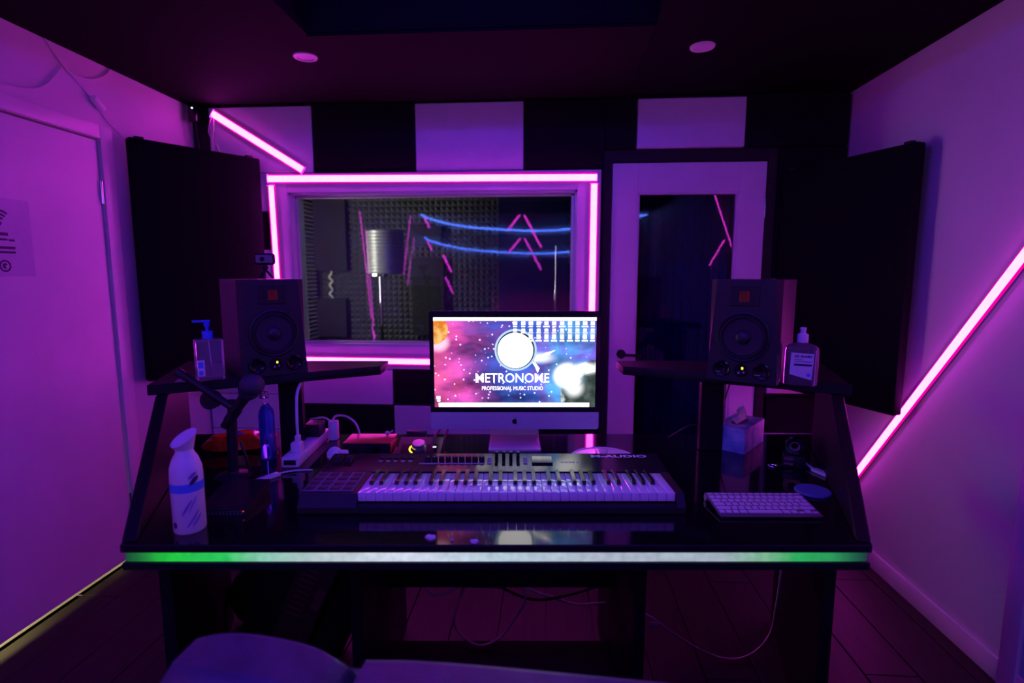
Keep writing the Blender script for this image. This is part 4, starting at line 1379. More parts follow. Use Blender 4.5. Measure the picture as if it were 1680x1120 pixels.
for k in range(3):
    a = 2 * PI * k / 3 + 0.5
    b.tube([(0, 0, 0.036), (0.012 * math.cos(a), 0.012 * math.sin(a), 0.022), (0.026 * math.cos(a), 0.026 * math.sin(a), 0.004)], 0.004, 8, 3)
part('tripod', b, M['black_plastic'], wc)

# ================================================================== THINGS ON THE SHELVES
o = thing('pump_bottle', 'square clear sanitiser bottle with a blue pump on the shelf', 'bottle', Wd(-0.985, 0.525, ZS), (0, 0, AL + math.radians(38)))
part('bottle_body', B().box2((-0.042, -0.030, 0.0), (0.042, 0.030, 0.140), 0.006, 3), M['gel'], o)
part('pump_collar', B().cyl((0, 0, 0.140), (0, 0, 0.166), 0.0165, n=24), M['blue_plastic'], o)
part('pump_head', B().cyl((0, 0, 0.166), (0, 0, 0.182), 0.005, n=12).cyl((0, 0, 0.180), (0, 0, 0.197), 0.008, 0.010, n=16)
     .box((-0.016, 0, 0.199), (0.052, 0.016, 0.007), 0.002), M['blue_plastic'], o)
part('dip_tube', B().tube([(0, 0, 0.138), (0.002, 0, 0.07), (0.010, 0, 0.012)], 0.0032, 8), M['clear'], o)
part('sticker', B().box2((-0.040, -0.0308, 0.018), (-0.018, -0.0302, 0.072)), M['paper'], o, smooth=False)
part('sticker_print', B().box2((-0.037, -0.0314, 0.046), (-0.022, -0.0309, 0.066)).box2((-0.036, -0.0314, 0.022), (-0.024, -0.0309, 0.036)), M['blue_band'], o, smooth=False)

o = thing('sanitiser_bottle', 'clear flat sanitiser bottle with a white printed label', 'bottle', Wd(0.972, 0.440, ZS), (0, 0, AL - math.radians(24)))
def oval_body(b, prof, n=36, p=3.2):
    rings = []
    for rx, ry, z in prof:
        rings.append([b.bm.verts.new((rx * math.copysign(abs(math.cos(t)) ** (2 / p), math.cos(t)), ry * math.copysign(abs(math.sin(t)) ** (2 / p), math.sin(t)), z))
                      for t in [2 * PI * i / n for i in range(n)]])
    for k in range(len(rings) - 1):
        for i in range(n):
            j = (i + 1) % n
            b.bm.faces.new((rings[k][i], rings[k][j], rings[k + 1][j], rings[k + 1][i]))
    b.bm.faces.new(rings[0][::-1])
    b.bm.faces.new(rings[-1])
    return b
part('bottle_body', oval_body(B(), [(0.046, 0.018, 0), (0.049, 0.021, 0.004), (0.049, 0.021, 0.112), (0.047, 0.020, 0.122), (0.036, 0.017, 0.131), (0.016, 0.014, 0.137), (0.013, 0.013, 0.142)]), M['clear'], o, angle=50)
part('cap', B().lathe([(0.0165, 0), (0.0165, 0.024), (0.015, 0.027), (0.009, 0.029), (0.008, 0.038), (0.010, 0.042), (0.009, 0.048), (0, 0.049)], 24, c=(0, 0, 0.138)), M['white_plastic'], o)
lb = part('paper_label', B().prism([(-0.033, 0.036), (0.030, 0.020), (0.034, 0.104), (-0.031, 0.106)], -0.0222, -0.0216, XZ), M['paper'], o, 'white printed label', smooth=False)
fit_text('label_title', 'DZ GUARD', 0.050, 0.008, M['dark_ink'], lb, (0.004, -0.0224, 0.095), RXF, bold=0.0005)
part('label_print', B().box2((-0.022, -0.0226, 0.064), (0.029, -0.0223, 0.071)).box2((-0.022, -0.0226, 0.077), (0.028, -0.0223, 0.079)).box2((-0.022, -0.0226, 0.083), (0.002, -0.0223, 0.085)), M['dark_ink'], lb, smooth=False)
part('label_seal', B().cyl((0.021, -0.0226, 0.036), (0.021, -0.0223, 0.036), 0.006, n=18), M['blue_band'], lb)

o = thing('card', 'small printed card lying on the speaker shelf', 'card', Wd(-1.045, 0.515, ZS), (0, 0, AL + math.radians(20)))
part('card_sheet', B().box2((-0.043, -0.027, 0), (0.043, 0.027, 0.0012)), mat('card stock', (0.35, 0.30, 0.45), 0.35, noise=0.2, nscale=40), o, smooth=False)
part('card_print', B().box2((-0.028, -0.015, 0.0012), (0.01, 0.015, 0.0016)), M['dark_ink'], o, smooth=False)

# ================================================================== THINGS ON THE DESK
# white drinks bottle
o = thing('drinks_bottle', 'white patterned drinks bottle with a blue band and slanted cap', 'bottle', Wd(-0.815, 0.085, ZD))
part('bottle_body', B().lathe([(0.036, 0), (0.0385, 0.004), (0.039, 0.150), (0.0375, 0.172), (0.031, 0.194), (0.0215, 0.211), (0.0200, 0.222)], 40), M['white_plastic'], o)
b = B()
n = 36
lo_, hi_ = [], []
for i in range(n):
    a = 2 * PI * i / n
    r0, r1 = 0.0215, 0.0305
    lo_.append(b.bm.verts.new((r0 * math.cos(a), r0 * math.sin(a), 0.2195)))
    hi_.append(b.bm.verts.new((r1 * math.cos(a), r1 * math.sin(a), 0.249 + 0.62 * r1 * math.sin(a + 0.5))))
for i in range(n):
    j = (i + 1) % n
    b.bm.faces.new((lo_[i], lo_[j], hi_[j], hi_[i]))
b.bm.faces.new(lo_[::-1])
b.bm.faces.new(hi_)
part('cap', b, M['white_plastic'], o, 'white slanted cap')
part('colour_band', B().lathe([(0.0395, 0.112), (0.0396, 0.114), (0.0395, 0.135)], 40, capb=False, capt=False), M['blue_band'], o, 'blue band')
def wrap(b, pts, r, n=7):
    """a flat printed shape wrapped on a cylinder: pts are (angle, z) quads"""
    for (a0, z0, a1, z1, wdt) in pts:
        for k in range(n):
            t0, t1 = k / n, (k + 1) / n
            q = []
            for t, s_ in ((t0, -1), (t1, -1), (t1, 1), (t0, 1)):
                a = a0 + (a1 - a0) * t
                z = z0 + (z1 - z0) * t + s_ * wdt * (0.5 + 0.5 * math.sin(PI * t))
                q.append(b.bm.verts.new((r * math.cos(a), r * math.sin(a), z)))
            b.bm.faces.new(q)
b = B()
wrap(b, [(-1.35, 0.055, -0.75, 0.090, 0.006), (-1.1, 0.020, -0.35, 0.062, 0.005), (-0.95, 0.06, -0.45, 0.10, 0.004), (-0.75, 0.022, -0.2, 0.05, 0.005), (-0.85, 0.150, -0.35, 0.162, 0.006)], 0.0398)
part('leaf_print', b, mat('mauve print', (0.30, 0.20, 0.50), 0.4, noise=0.1), o)
b = B()
wrap(b, [(-2.05, 0.026, -1.75, 0.026, 0.009)], 0.0398)
part('motif_print', b, M['dark_ink'], o)
b = B()
wrap(b, [(-0.80, 0.135, -0.25, 0.150, 0.008)], 0.0399)
part('motif_print', b, M['dark_ink'], o)

# desktop microphone
mc = thing('desk_microphone', 'black ball-head microphone on a short desk stand with a boom', 'microphone', Wd(-0.888, 0.45, ZD), (0, 0, AL))
part('base', B().lathe([(0.055, 0), (0.056, 0.006), (0.050, 0.012), (0.018, 0.018), (0.012, 0.028), (0, 0.028)], 32), M['black_plastic'], mc)
part('pole', B().cyl((0, 0, 0.02), (0.006, 0, 0.20), 0.016, n=18).cyl((0.006, 0, 0.18), (0.010, 0, 0.262), 0.013, n=18), M['black_plastic'], mc)
part('brace', B().tube([(0.03, 0.0, 0.12), (0.048, 0.0, 0.06), (0.056, 0.0, 0.015)], 0.004, 8, 3), M['black_plastic'], mc)
part('boom', B().tube([(0.022, -0.01, 0.236), (-0.05, -0.008, 0.285), (-0.148, -0.005, 0.352)], 0.012, 12, 1).cyl((-0.135, -0.0052, 0.343), (-0.156, -0.005, 0.357), 0.014, n=16), M['black_plastic'], mc)
part('boom_knob', B().cyl((-0.060, -0.008, 0.262), (-0.060, 0.02, 0.262), 0.030, n=24).cyl((-0.03, 0.0, 0.262), (-0.06, 0.005, 0.262), 0.010, n=12), M['black_rubber'], mc)
part('mic_clip', B().cyl((0.004, -0.016, 0.196), (0.034, -0.016, 0.236), 0.017, 0.018, n=18), M['black_rubber'], mc)
part('mic_body', B().cyl((-0.012, -0.016, 0.178), (0.072, -0.026, 0.285), 0.012, 0.019, n=22), M['black_plastic'], mc)
part('grille', B().sphere((0.094, -0.028, 0.318), 0.038, (1, 1, 0.93), 28, 18).cyl((0.070, -0.026, 0.282), (0.080, -0.027, 0.297), 0.024, 0.034, n=24), mat('wire mesh grille', (0.06, 0.06, 0.085), 0.5, metal=0.2, noise=0.3, nscale=300, bump=0.8, bscale=700), mc, 'dark mesh ball')

# blue clear bottle behind the microphone
o = thing('spray_bottle', 'slim blue clear plastic bottle behind the microphone', 'bottle', Wd(-0.852, 0.63, ZD), (0, 0, AL))
part('bottle_body', B().lathe([(0.024, 0), (0.0265, 0.004), (0.027, 0.165), (0.024, 0.182), (0.014, 0.200), (0.011, 0.206)], 28), M['blue_clear'], o)
part('spray_head', B().cyl((0, 0, 0.205), (0, 0, 0.228), 0.012, n=18).box((-0.002, -0.006, 0.240), (0.018, 0.038, 0.024), 0.004).tube([(0.0, -0.022, 0.236), (0.002, -0.030, 0.222), (0.004, -0.026, 0.205)], 0.003, 6), M['clear'], o)
part('dip_tube', B().tube([(0, 0, 0.20), (0.004, 0, 0.1), (0.006, 0, 0.008)], 0.0025, 6), M['white_plastic'], o)

# orange wipes packet
def crumple(q):
    x, y, z = q.x, q.y, q.z
    e = 1 - abs(2 * x) ** 6
    zz = z * (0.18 + 0.82 * e) * (1 - 0.35 * abs(2 * y) ** 3) + 0.07 * math.sin(9 * x + 3 * y) * e * (1 if z > 0 else 0.0)
    return Vector((x, y + 0.03 * math.sin(11 * x), max(zz, -0.5)))
o = thing('wipes_packet', 'shiny orange wipes packet lying behind the microphone', 'packet', Wd(-1.02, 0.745, ZD), (0, 0, AL + math.radians(12)))
part('packet_body', B().subdiv_box((0, 0, 0.031), (0.225, 0.115, 0.062), 14, crumple), M['orange_foil'], o, angle=60)
part('lid_flap', B().box((0.01, 0.0, 0.0615), (0.07, 0.05, 0.005), 0.002), mat('blue lid film', (0.10, 0.14, 0.5), 0.25, noise=0.2), o)
part('end_seal', B().subdiv_box((0.115, 0.01, 0.045), (0.04, 0.07, 0.004), 6, lambda q: Vector((q.x, q.y, q.z + 3 * math.sin(q.x * 8 + q.y * 5)))), M['orange_foil'], o)

# black desktop controller box with dotted front
o = thing('desktop_processor', 'flat black desktop box with a row of tiny buttons', 'device', Wd(-0.775, 0.245, ZD), (0, 0, AL + math.radians(2)))
pr = [(-0.085, 0.0), (-0.085, 0.018), (-0.07, 0.022), (0.085, 0.040), (0.085, 0.0)]
part('case', extrude_profile(B(), pr, -0.066, 0.066), M['black_plastic'], o, smooth=False)
b = B()
for i in range(12):
    for j in range(2):
        b.box((-0.054 + i * 0.0098, -0.0855, 0.006 + 0.006 * j), (0.0035, 0.002, 0.0025))
part('button_row', b, mat('grey button', (0.16, 0.16, 0.24), 0.4, noise=0.1), o, smooth=False)
part('status_light', B().box((0.060, -0.0858, 0.013), (0.003, 0.002, 0.003)), emitmat('red status LED', (1.0, 0.06, 0.05), 0.8), o, 'red status light', smooth=False)
part('top_plate', B().box2((-0.055, -0.05, 0.0255), (0.055, 0.07, 0.0275), 0.0005, 1, Matrix.Translation((0, 0, -0.0015)) @ Matrix.Rotation(math.atan2(0.018, 0.155), 4, 'X')), M['black_gloss'], o)

# usb adaptor with lead
o = thing('display_adaptor', 'white cable adaptor lying near the drum pads', 'adaptor', Wd(-0.767, 0.432, ZD), (0, 0, AL + math.radians(59)))
part('adaptor_body', B().box2((-0.042, -0.013, 0.0), (0.042, 0.013, 0.011), 0.003), M['white_plastic'], o)
part('lead', B().tube([(0.040, 0, 0.006), (0.075, -0.012, 0.005), (0.105, -0.035, 0.004), (0.125, -0.065, 0.004)], 0.0028, 8), M['cable_white'], o)

# power strip and plugs
ps = thing('power_strip', 'white power strip running to the back of the desk', 'power strip', Wd(-0.735, 0.535, ZD), (0, 0, AL + math.radians(1.5)))
part('strip_body', B().box2((-0.030, 0.0, 0.0), (0.030, 0.36, 0.038), 0.005), M['white_plastic'], ps)
part('end_socket', B().box((0.0, -0.0005, 0.019), (0.042, 0.002, 0.018), 0.0008, 1), M['black_plastic'], ps)
for i in range(4):
    part('socket', B().cyl((0, 0.06 + i * 0.085, 0.0378), (0, 0.06 + i * 0.085, 0.0388), 0.020, n=24), M['white_plastic'], ps)
o = thing('mains_plug', 'white mains plug standing on the power strip', 'plug', Wd(-0.733, 0.60, ZD + 0.0388), (0, 0, AL))
part('plug_body', B().box((0, 0, 0.018), (0.036, 0.040, 0.036), 0.006).box((0.004, 0, 0.047), (0.018, 0.020, 0.026), 0.004), M['white_plastic'], o)
part('lead', B().tube([(0.004, 0, 0.058), (0.002, 0.004, 0.12), (-0.004, 0.03, 0.20), (-0.006, 0.08, 0.24)], 0.0055, 8), M['cable_white'], o)
o = thing('power_adaptor', 'black power adaptor plugged into the far end of the power strip', 'plug', Wd(-0.742, 0.80, ZD + 0.0388), (0, 0, AL))
part('adaptor_body', B().box((0, 0, 0.026), (0.062, 0.075, 0.052), 0.006), M['black_plastic'], o)
o = thing('mains_plug', 'white mains plug with a curling lead at the strip end', 'plug', Wd(-0.688, 0.86, ZD), (0, 0, AL))
part('plug_body', B().box((0, 0, 0.040), (0.036, 0.036, 0.080), 0.006), M['white_plastic'], o)
part('lead', B().tube([(-0.005, 0, 0.076), (0.01, 0, 0.098), (0.05, 0, 0.098), (0.085, 0, 0.075), (0.10, 0, 0.045), (0.105, 0.01, 0.005)], 0.0045, 8)
     .tube([(-0.01, 0, 0.076), (-0.04, 0, 0.092), (-0.09, -0.01, 0.088)], 0.0045, 8), M['cable_white'], o)

# lump of white charger behind the pads
o = thing('charger_plug', 'small round white charger plug behind the drum pads', 'plug', Wd(-0.60, 0.60, ZD), (0, 0, AL))
part('plug_body', B().sphere((0, 0, 0.027), 0.027, (1.0, 1, 1.0)).box((0.028, 0, 0.024), (0.040, 0.030, 0.034), 0.006), M['white_plastic'], o)
part('pin', B().box((-0.012, -0.024, 0.020), (0.006, 0.014, 0.010), 0.001), M['chrome'], o)

# red audio interface
o = thing('red_interface', 'red metal audio interface with a black front', 'audio interface', Wd(-0.503, 0.665, ZD), (0, 0, AL))
part('case', B().box2((-0.090, 0.004, 0.004), (0.090, 0.125, 0.047), 0.004), M['red_metal'], o, 'red metal case')
part('front_panel', B().box2((-0.089, -0.002, 0.003), (0.089, 0.005, 0.0465), 0.002, 1), M['black_plastic'], o, 'black front panel')
part('foot', B().box2((-0.08, 0.01, 0), (-0.06, 0.11, 0.0045)).box2((0.06, 0.01, 0), (0.08, 0.11, 0.0045)), M['black_rubber'], o, smooth=False)
for kx in (-0.055, -0.005):
    part('gain_knob', B().cyl((kx, -0.002, 0.026), (kx, -0.014, 0.026), 0.010, 0.009, n=20), M['black_rubber'], o)
part('input_jack', B().cyl((-0.078, -0.002, 0.024), (-0.078, -0.004, 0.024), 0.009, n=18), M['black_gloss'], o)
part('monitor_knob', B().cyl((0.035, -0.002, 0.024), (0.035, -0.012, 0.024), 0.014, n=20), M['black_gloss'], o)
o = thing('earplug', 'pale round bead lying on the red audio interface', 'bead', Wd(-0.447, 0.765, ZD + 0.047), (0, 0, AL))
part('bead', B().sphere((0, 0, 0.009), 0.009), mat('cream rubber', (0.80, 0.74, 0.55), 0.5, noise=0.05), o)
part('stem', B().cyl((0.008, 0, 0.010), (0.022, 0.004, 0.018), 0.003, n=10), M['white_plastic'], o)

# desktop audio interface with a big knob
ap = thing('knob_interface', 'black sloping audio interface with a big volume knob and yellow ring', 'audio interface', Wd(-0.293, 0.505, ZD), (0, 0, AL))
pr = [(0.0, 0.004), (0.0, 0.028), (0.165, 0.070), (0.168, 0.066), (0.168, 0.004)]
part('case', extrude_profile(B(), pr, -0.079, 0.079), mat('dark anodised metal', (0.045, 0.035, 0.05), 0.3, metal=0.4, noise=0.08), ap, smooth=False)
part('foot', B().box2((-0.07, 0.01, 0), (0.07, 0.03, 0.0045)).box2((-0.07, 0.13, 0), (0.07, 0.15, 0.0045)), M['black_rubber'], ap, smooth=False)
TP = Matrix.Translation((0, 0.0, 0.028)) @ Matrix.Rotation(math.atan2(0.042, 0.165), 4, 'X')
def on_top(name, b, m, label=None, **kw):
    q = part(name, b, m, ap, label, **kw)
    q.matrix_local = TP
    return q
on_top('display', B().box2((-0.066, 0.062, 0), (0.066, 0.122, 0.0012), 0.0004, 1), M['black_gloss'], 'dark display strip')
on_top('volume_knob', B().lathe([(0.026, 0), (0.026, 0.004), (0.024, 0.018), (0.022, 0.0205), (0, 0.0205)], 36, c=(-0.002, 0.098, 0.001)), mat('satin metal knob', (0.62, 0.60, 0.65), 0.22, metal=0.9, noise=0.03), 'silver volume knob')
b = B()
n = 16
for i in range(n):
    t0, t1 = math.radians(125 + 110 * i / n), math.radians(125 + 110 * (i + 1) / n)
    b.bm.faces.new([b.bm.verts.new((-0.002 + r * math.cos(t), 0.090 + r * 1.05 * math.sin(t), 0.0016)) for r, t in ((0.029, t0), (0.035, t0), (0.035, t1), (0.029, t1))])
on_top('level_ring', b, M['yellow_led'], 'yellow lit level arc', smooth=False)
on_top('level_meter', B().box2((0.047, 0.096, 0.0012), (0.060, 0.100, 0.0018)).box2((0.047, 0.103, 0.0012), (0.060, 0.105, 0.0018)), M['white_led'], 'white lit meter', smooth=False)
b = B()
for i in range(6):
    b.cyl((-0.036 + i * 0.0145, 0.040, 0), (-0.036 + i * 0.0145, 0.040, 0.002), 0.003, n=10)
b.cyl((-0.058, 0.052, 0), (-0.058, 0.052, 0.002), 0.003, n=10)
b.cyl((0.052, 0.052, 0), (0.052, 0.052, 0.002), 0.003, n=10)
on_top('button_row', b, M['label_ink'])
o = thing('cable_plug', 'black cable plug behind the knob interface', 'plug', Wd(-0.320, 0.70, ZD), (0, 0, AL + math.radians(-12)))
part('plug_body', B().box((0, 0, 0.042), (0.075, 0.024, 0.084), 0.004), M['black_plastic'], o)
o = thing('patch_cable', 'pink lit cable curving behind the knob interface', 'cable', Wd(-0.235, 0.80, ZD), (0, 0, AL))
part('cable', B().tube([(-0.05, 0.0, 0.004), (-0.02, 0.02, 0.045), (0.002, 0.04, 0.078), (0.018, 0.02, 0.060), (0.004, -0.03, 0.02), (-0.004, -0.10, 0.006)], 0.0045, 8), mat('red brown cable', (0.35, 0.08, 0.10), 0.4, noise=0.05), o)

# round white disc behind the keyboard with a small glass
o = thing('round_tray', 'thin round white tray behind the keyboard', 'tray', Wd(0.372, 0.622, ZD))
part('tray_disc', B().lathe([(0.112, 0), (0.118, 0.003), (0.118, 0.006), (0.112, 0.0075), (0, 0.0075)], 56), mat('satin white tray', (0.78, 0.76, 0.80), 0.22, noise=0.03), o)
part('tray_rim', B().lathe([(0.116, 0.006), (0.118, 0.009), (0.114, 0.0095), (0.112, 0.0075)], 56, capb=False, capt=False), M['white_plastic'], o)
o = thing('small_glass', 'small clear glass standing on the round white tray', 'glass', Wd(0.362, 0.60, ZD + 0.0075))
part('cup', B().lathe([(0.017, 0), (0.019, 0.002), (0.022, 0.036), (0.0205, 0.036), (0.0175, 0.005), (0, 0.005)], 28, capb=True), M['clear'], o)

# tissue box
ta = math.radians(47.8)
tb = thing('tissue_box', 'pale blue printed tissue box with a tissue sticking out', 'tissue box', Wd(0.9385, 0.7915, ZD), (0, 0, AL + ta))
part('carton', B().box2((-0.109, -0.0585, 0), (0.109, 0.0585, 0.096), 0.0015, 1), M['tissue_card'], tb)
part('opening', B().lathe([(0.062, 0.0962), (0, 0.0964)], 32, sx=1.0, sy=0.42, capb=False), M['dark_ink'], tb)
b = B()
G = {}
NS, NT = 18, 8
for i in range(NS + 1):
    for j in range(NT + 1):
        sp_, t = -1 + 2 * i / NS, j / NT
        hgt = 0.020 + 0.034 * max(0.0, 1 - abs(sp_ - 0.35) / 1.1) + 0.004 * math.sin(8 * sp_)
        G[i, j] = b.bm.verts.new((sp_ * 0.058 * (1 + 0.10 * t) + 0.018 * t, 0.010 * math.sin(6 * sp_ + 2.0 * t) * t + 0.016 * t * t - 0.006, 0.0955 + hgt * t))
for i in range(NS):
    for j in range(NT):
        b.bm.faces.new((G[i, j], G[i + 1, j], G[i + 1, j + 1], G[i, j + 1]))
part('tissue', b, mat('thin white tissue', (0.82, 0.82, 0.86), 0.8, noise=0.03, bump=0.2, bscale=60), tb, 'white crumpled tissue', angle=60)

# aluminium computer keyboard
ck = thing('computer_keyboard', 'slim white computer keyboard on the desk', 'keyboard', Wd(0.757, 0.205, ZD), (0, 0, AL + math.radians(-0.5)))
tilt = math.atan2(0.013, 0.13)
TK = Matrix.Translation((0, -0.065, 0.0045)) @ Matrix.Rotation(tilt, 4, 'X')
q = part('base_plate', B().box2((-0.142, 0, 0), (0.142, 0.131, 0.005), 0.0018, 2), M['alu_dark'], ck, 'aluminium base')
q.matrix_local = TK
part('battery_tube', B().cyl((-0.142, 0.057, 0.0095), (0.142, 0.057, 0.0095), 0.0095, n=20), M['alu'], ck)
part('rubber_foot', B().box2((-0.135, -0.062, 0), (-0.115, -0.055, 0.005)).box2((0.115, -0.062, 0), (0.135, -0.055, 0.005)), M['black_rubber'], ck, smooth=False)
meshes = {}
def keycap(wk_, hk_):
    key = (round(wk_, 4), round(hk_, 4))
    if key not in meshes:
        meshes[key] = B().box((0, 0, 0.0011), (wk_, hk_, 0.0022), 0.0008, 1).mesh('keycap', M['white_plastic'])
    return meshes[key]
pit = 0.0192
rows = [([1.0] * 14, 0.0085), ([1] * 13 + [1.5], 0.0160), ([1.5] + [1] * 13, 0.0160), ([1.75] + [1] * 11 + [1.75], 0.0160),
        ([2.25] + [1] * 10 + [2.25], 0.0160), ([1, 1, 1, 1.25, 5, 1.25, 1, 1, 1, 1], 0.0160)]
yk = 0.1245
for ri, (ws, hk) in enumerate(rows):
    tot = sum(ws)
    sc_ = 0.278 / tot
    x = -0.139
    pitch_y = 0.0125 if ri == 0 else 0.0200
    yk -= pitch_y if ri else 0
    yc = (yk - hk / 2)
    for ki, wk_ in enumerate(ws):
        wpx = wk_ * sc_
        if ri == 5 and ki in (7, 8, 9):
            # arrow keys are half height
            for yy in ((yc - 0.0042,) if ki != 8 else (yc - 0.0042, yc + 0.0042)):
                o2 = link('keycap', keycap(wpx - 0.0030, 0.0070), ck)
                o2.matrix_local = TK @ Matrix.Translation((x + wpx / 2, yy, 0.005))
        else:
            o2 = link('keycap', keycap(wpx - 0.0040, hk - 0.001), ck)
            o2.matrix_local = TK @ Matrix.Translation((x + wpx / 2, yc, 0.005))
        x += wpx
    if ri == 0:
        yk = 0.1245 + 0.0055

# blue coaster
o = thing('coaster', 'dark blue round coaster beside the slim white keyboard', 'coaster', Wd(0.972, 0.325, ZD), (0, 0, AL))
part('coaster_disc', B().lathe([(0.049, 0), (0.051, 0.002), (0.051, 0.006), (0.049, 0.008), (0, 0.008)], 44), mat('blue grey coaster', (0.20, 0.20, 0.46), 0.5, noise=0.08, nscale=30), o)
part('felt_base', B().lathe([(0.046, 0.0), (0.046, 0.001)], 40), M['black_rubber'], o)

# tape roll, little stack and adaptor at the right
o = thing('tape_roll', 'roll of black tape standing on a small black box', 'tape', Wd(1.035, 0.56, ZD + 0.042), (0, 0, AL + math.radians(-25)))
RYm = Matrix.Translation((0, 0.012, 0.030)) @ Matrix.Rotation(PI / 2, 4, 'X')
part('tape_winding', B().lathe([(0.016, 0), (0.030, 0), (0.030, 0.024), (0.016, 0.024), (0.016, 0)], 32, mtx=RYm, capb=False, capt=False), M['black_gloss'], o)
part('tape_core', B().lathe([(0.0135, -0.0005), (0.0158, -0.0005), (0.0158, 0.0245), (0.0135, 0.0245), (0.0135, -0.0005)], 32, mtx=RYm, capb=False, capt=False), mat('grey card core', (0.30, 0.24, 0.26), 0.7, noise=0.1), o)
o = thing('small_box', 'small black box with two red brown stripes under the tape roll', 'box', Wd(1.035, 0.56, ZD), (0, 0, AL + math.radians(-25)))
part('box_body', B().box2((-0.036, -0.030, 0), (0.036, 0.030, 0.042), 0.003), M['black_plastic'], o)
part('stripe', B().box2((-0.032, -0.0308, 0.026), (-0.004, -0.0302, 0.036)).box2((-0.032, -0.0308, 0.008), (-0.004, -0.0302, 0.017)), mat('red brown label', (0.25, 0.08, 0.14), 0.5, noise=0.1), o, smooth=False)
o = thing('usb_adaptor', 'white stubby cable adaptor lying near the blue coaster', 'adaptor', Wd(1.085, 0.475, ZD), (0, 0, AL + math.radians(106)))
part('adaptor_body', B().box2((-0.034, -0.013, 0), (0.034, 0.013, 0.012), 0.004), M['white_plastic'], o)
part('lead', B().tube([(0.032, 0, 0.006), (0.06, -0.002, 0.012), (0.085, -0.012, 0.012)], 0.0042, 8), M['cable_white'], o)
part('connector', B().box((0.090, -0.014, 0.011), (0.018, 0.013, 0.009), 0.002), M['white_plastic'], o)
o = thing('key_fob', 'small dark clip lying beside the black box', 'clip', Wd(0.955, 0.545, ZD), (0, 0, AL))
part('clip_ring', B().tube([(0.014 * math.cos(a), 0.014 * math.sin(a), 0.004) for a in [2 * PI * i / 10 for i in range(10)]], 0.003, 8, 3, closed=True), M['chrome'], o)
part('clip_body', B().box((0.035, 0, 0.005), (0.045, 0.018, 0.010), 0.003), M['black_plastic'], o)

# paper scraps at the desk front
def scrap(u, v, r, seed, label):
    rnd = random.Random(seed)
    o = thing('paper_scrap', label, 'paper scrap', Wd(u, v, ZD), (0, 0, AL))
    n = 11
    P = [(r * (0.65 + 0.5 * rnd.random()) * math.cos(2 * PI * i / n), r * 0.9 * (0.65 + 0.5 * rnd.random()) * math.sin(2 * PI * i / n)) for i in range(n)]
    b = B()
    lo_ = [b.bm.verts.new((x, y, 0.0)) for x, y in P]
    hi_ = [b.bm.verts.new((x * 0.9, y * 0.9, 0.001 + 0.006 * rnd.random())) for x, y in P]
    c = b.bm.verts.new((0, 0, 0.008))
    b.bm.faces.new(lo_[::-1])
    for i in range(n):
        j = (i + 1) % n
        b.bm.faces.new((lo_[i], lo_[j], hi_[j], hi_[i]))
        b.bm.faces.new((hi_[i], hi_[j], c))
    part('paper', b, M['paper'], o, smooth=False)
scrap(-0.168, 0.036, 0.015, 3, 'larger crumpled white paper scrap at the desk edge')
scrap(-0.055, 0.012, 0.011, 5, 'smaller crumpled white paper scrap at the desk edge')
scrap(-0.113, 0.020, 0.004, 8, 'tiny white paper crumb between two larger scraps')

# speaker lead behind the tissue box
o = thing('speaker_lead', 'thin black lead dropping from the shelf behind the tissue box', 'cable', Wd(0.93, 0.90, ZD), (0, 0, AL))
part('lead', B().tube([(0.02, 0.0, ZS - ZD - 0.034), (0.0, -0.01, 0.22), (-0.03, -0.02, 0.13), (-0.07, -0.03, 0.05), (-0.16, -0.04, 0.06), (-0.25, -0.03, 0.004)], 0.0035, 6), M['cable_black'], o)

# cables hanging under the desk
def under_cable(label, pts, v, r=0.0042, m='cable_white', extra=None):
    o = thing('hanging_cable', label, 'cable', Wd(0, v, 0), (0, 0, AL))
    part('cable', B().tube([(u, (i % 2) * 0.006, z) for i, (u, z) in enumerate(pts)], r, 8), M[m], o)
    if extra:
        part('connector', B().box(extra, (0.034, 0.012, 0.022), 0.003), M['white_plastic'], o)
    return o
under_cable('short white cable loop hanging from the cable tray', [(-0.262, 0.354), (-0.266, 0.322), (-0.229, 0.295), (-0.165, 0.315), (-0.121, 0.354)], 0.5)
under_cable('big white cable loop hanging below the cable tray', [(-0.11, 0.354), (-0.15, 0.26), (-0.166, 0.21), (-0.152, 0.15), (-0.08, 0.105), (-0.004, 0.129), (0.05, 0.206), (0.087, 0.276), (0.078, 0.354)], 0.5)
under_cable('white cable sagging from the tray to the desk leg', [(0.058, 0.354), (0.075, 0.30), (0.108, 0.262), (0.187, 0.228), (0.279, 0.204), (0.389, 0.206)], 0.59)
under_cable('long white cable swooping down to the floor and up', [(0.4205, 0.25), (0.552, 0.172), (0.62, 0.124), (0.735, 0.044), (0.838, 0.0125), (0.927, 0.030), (0.985, 0.112), (1.005, 0.232), (1.01, 0.35), (1.02, 0.45), (1.025, 0.686)], 0.55, 0.0042, 'cable_white', (0.560, 0.0, 0.148))
under_cable('black cable drooping across under the desk', [(-0.10, 0.354), (0.0, 0.28), (0.12, 0.235), (0.25, 0.25), (0.388, 0.30)], 0.57, 0.005, 'cable_black')

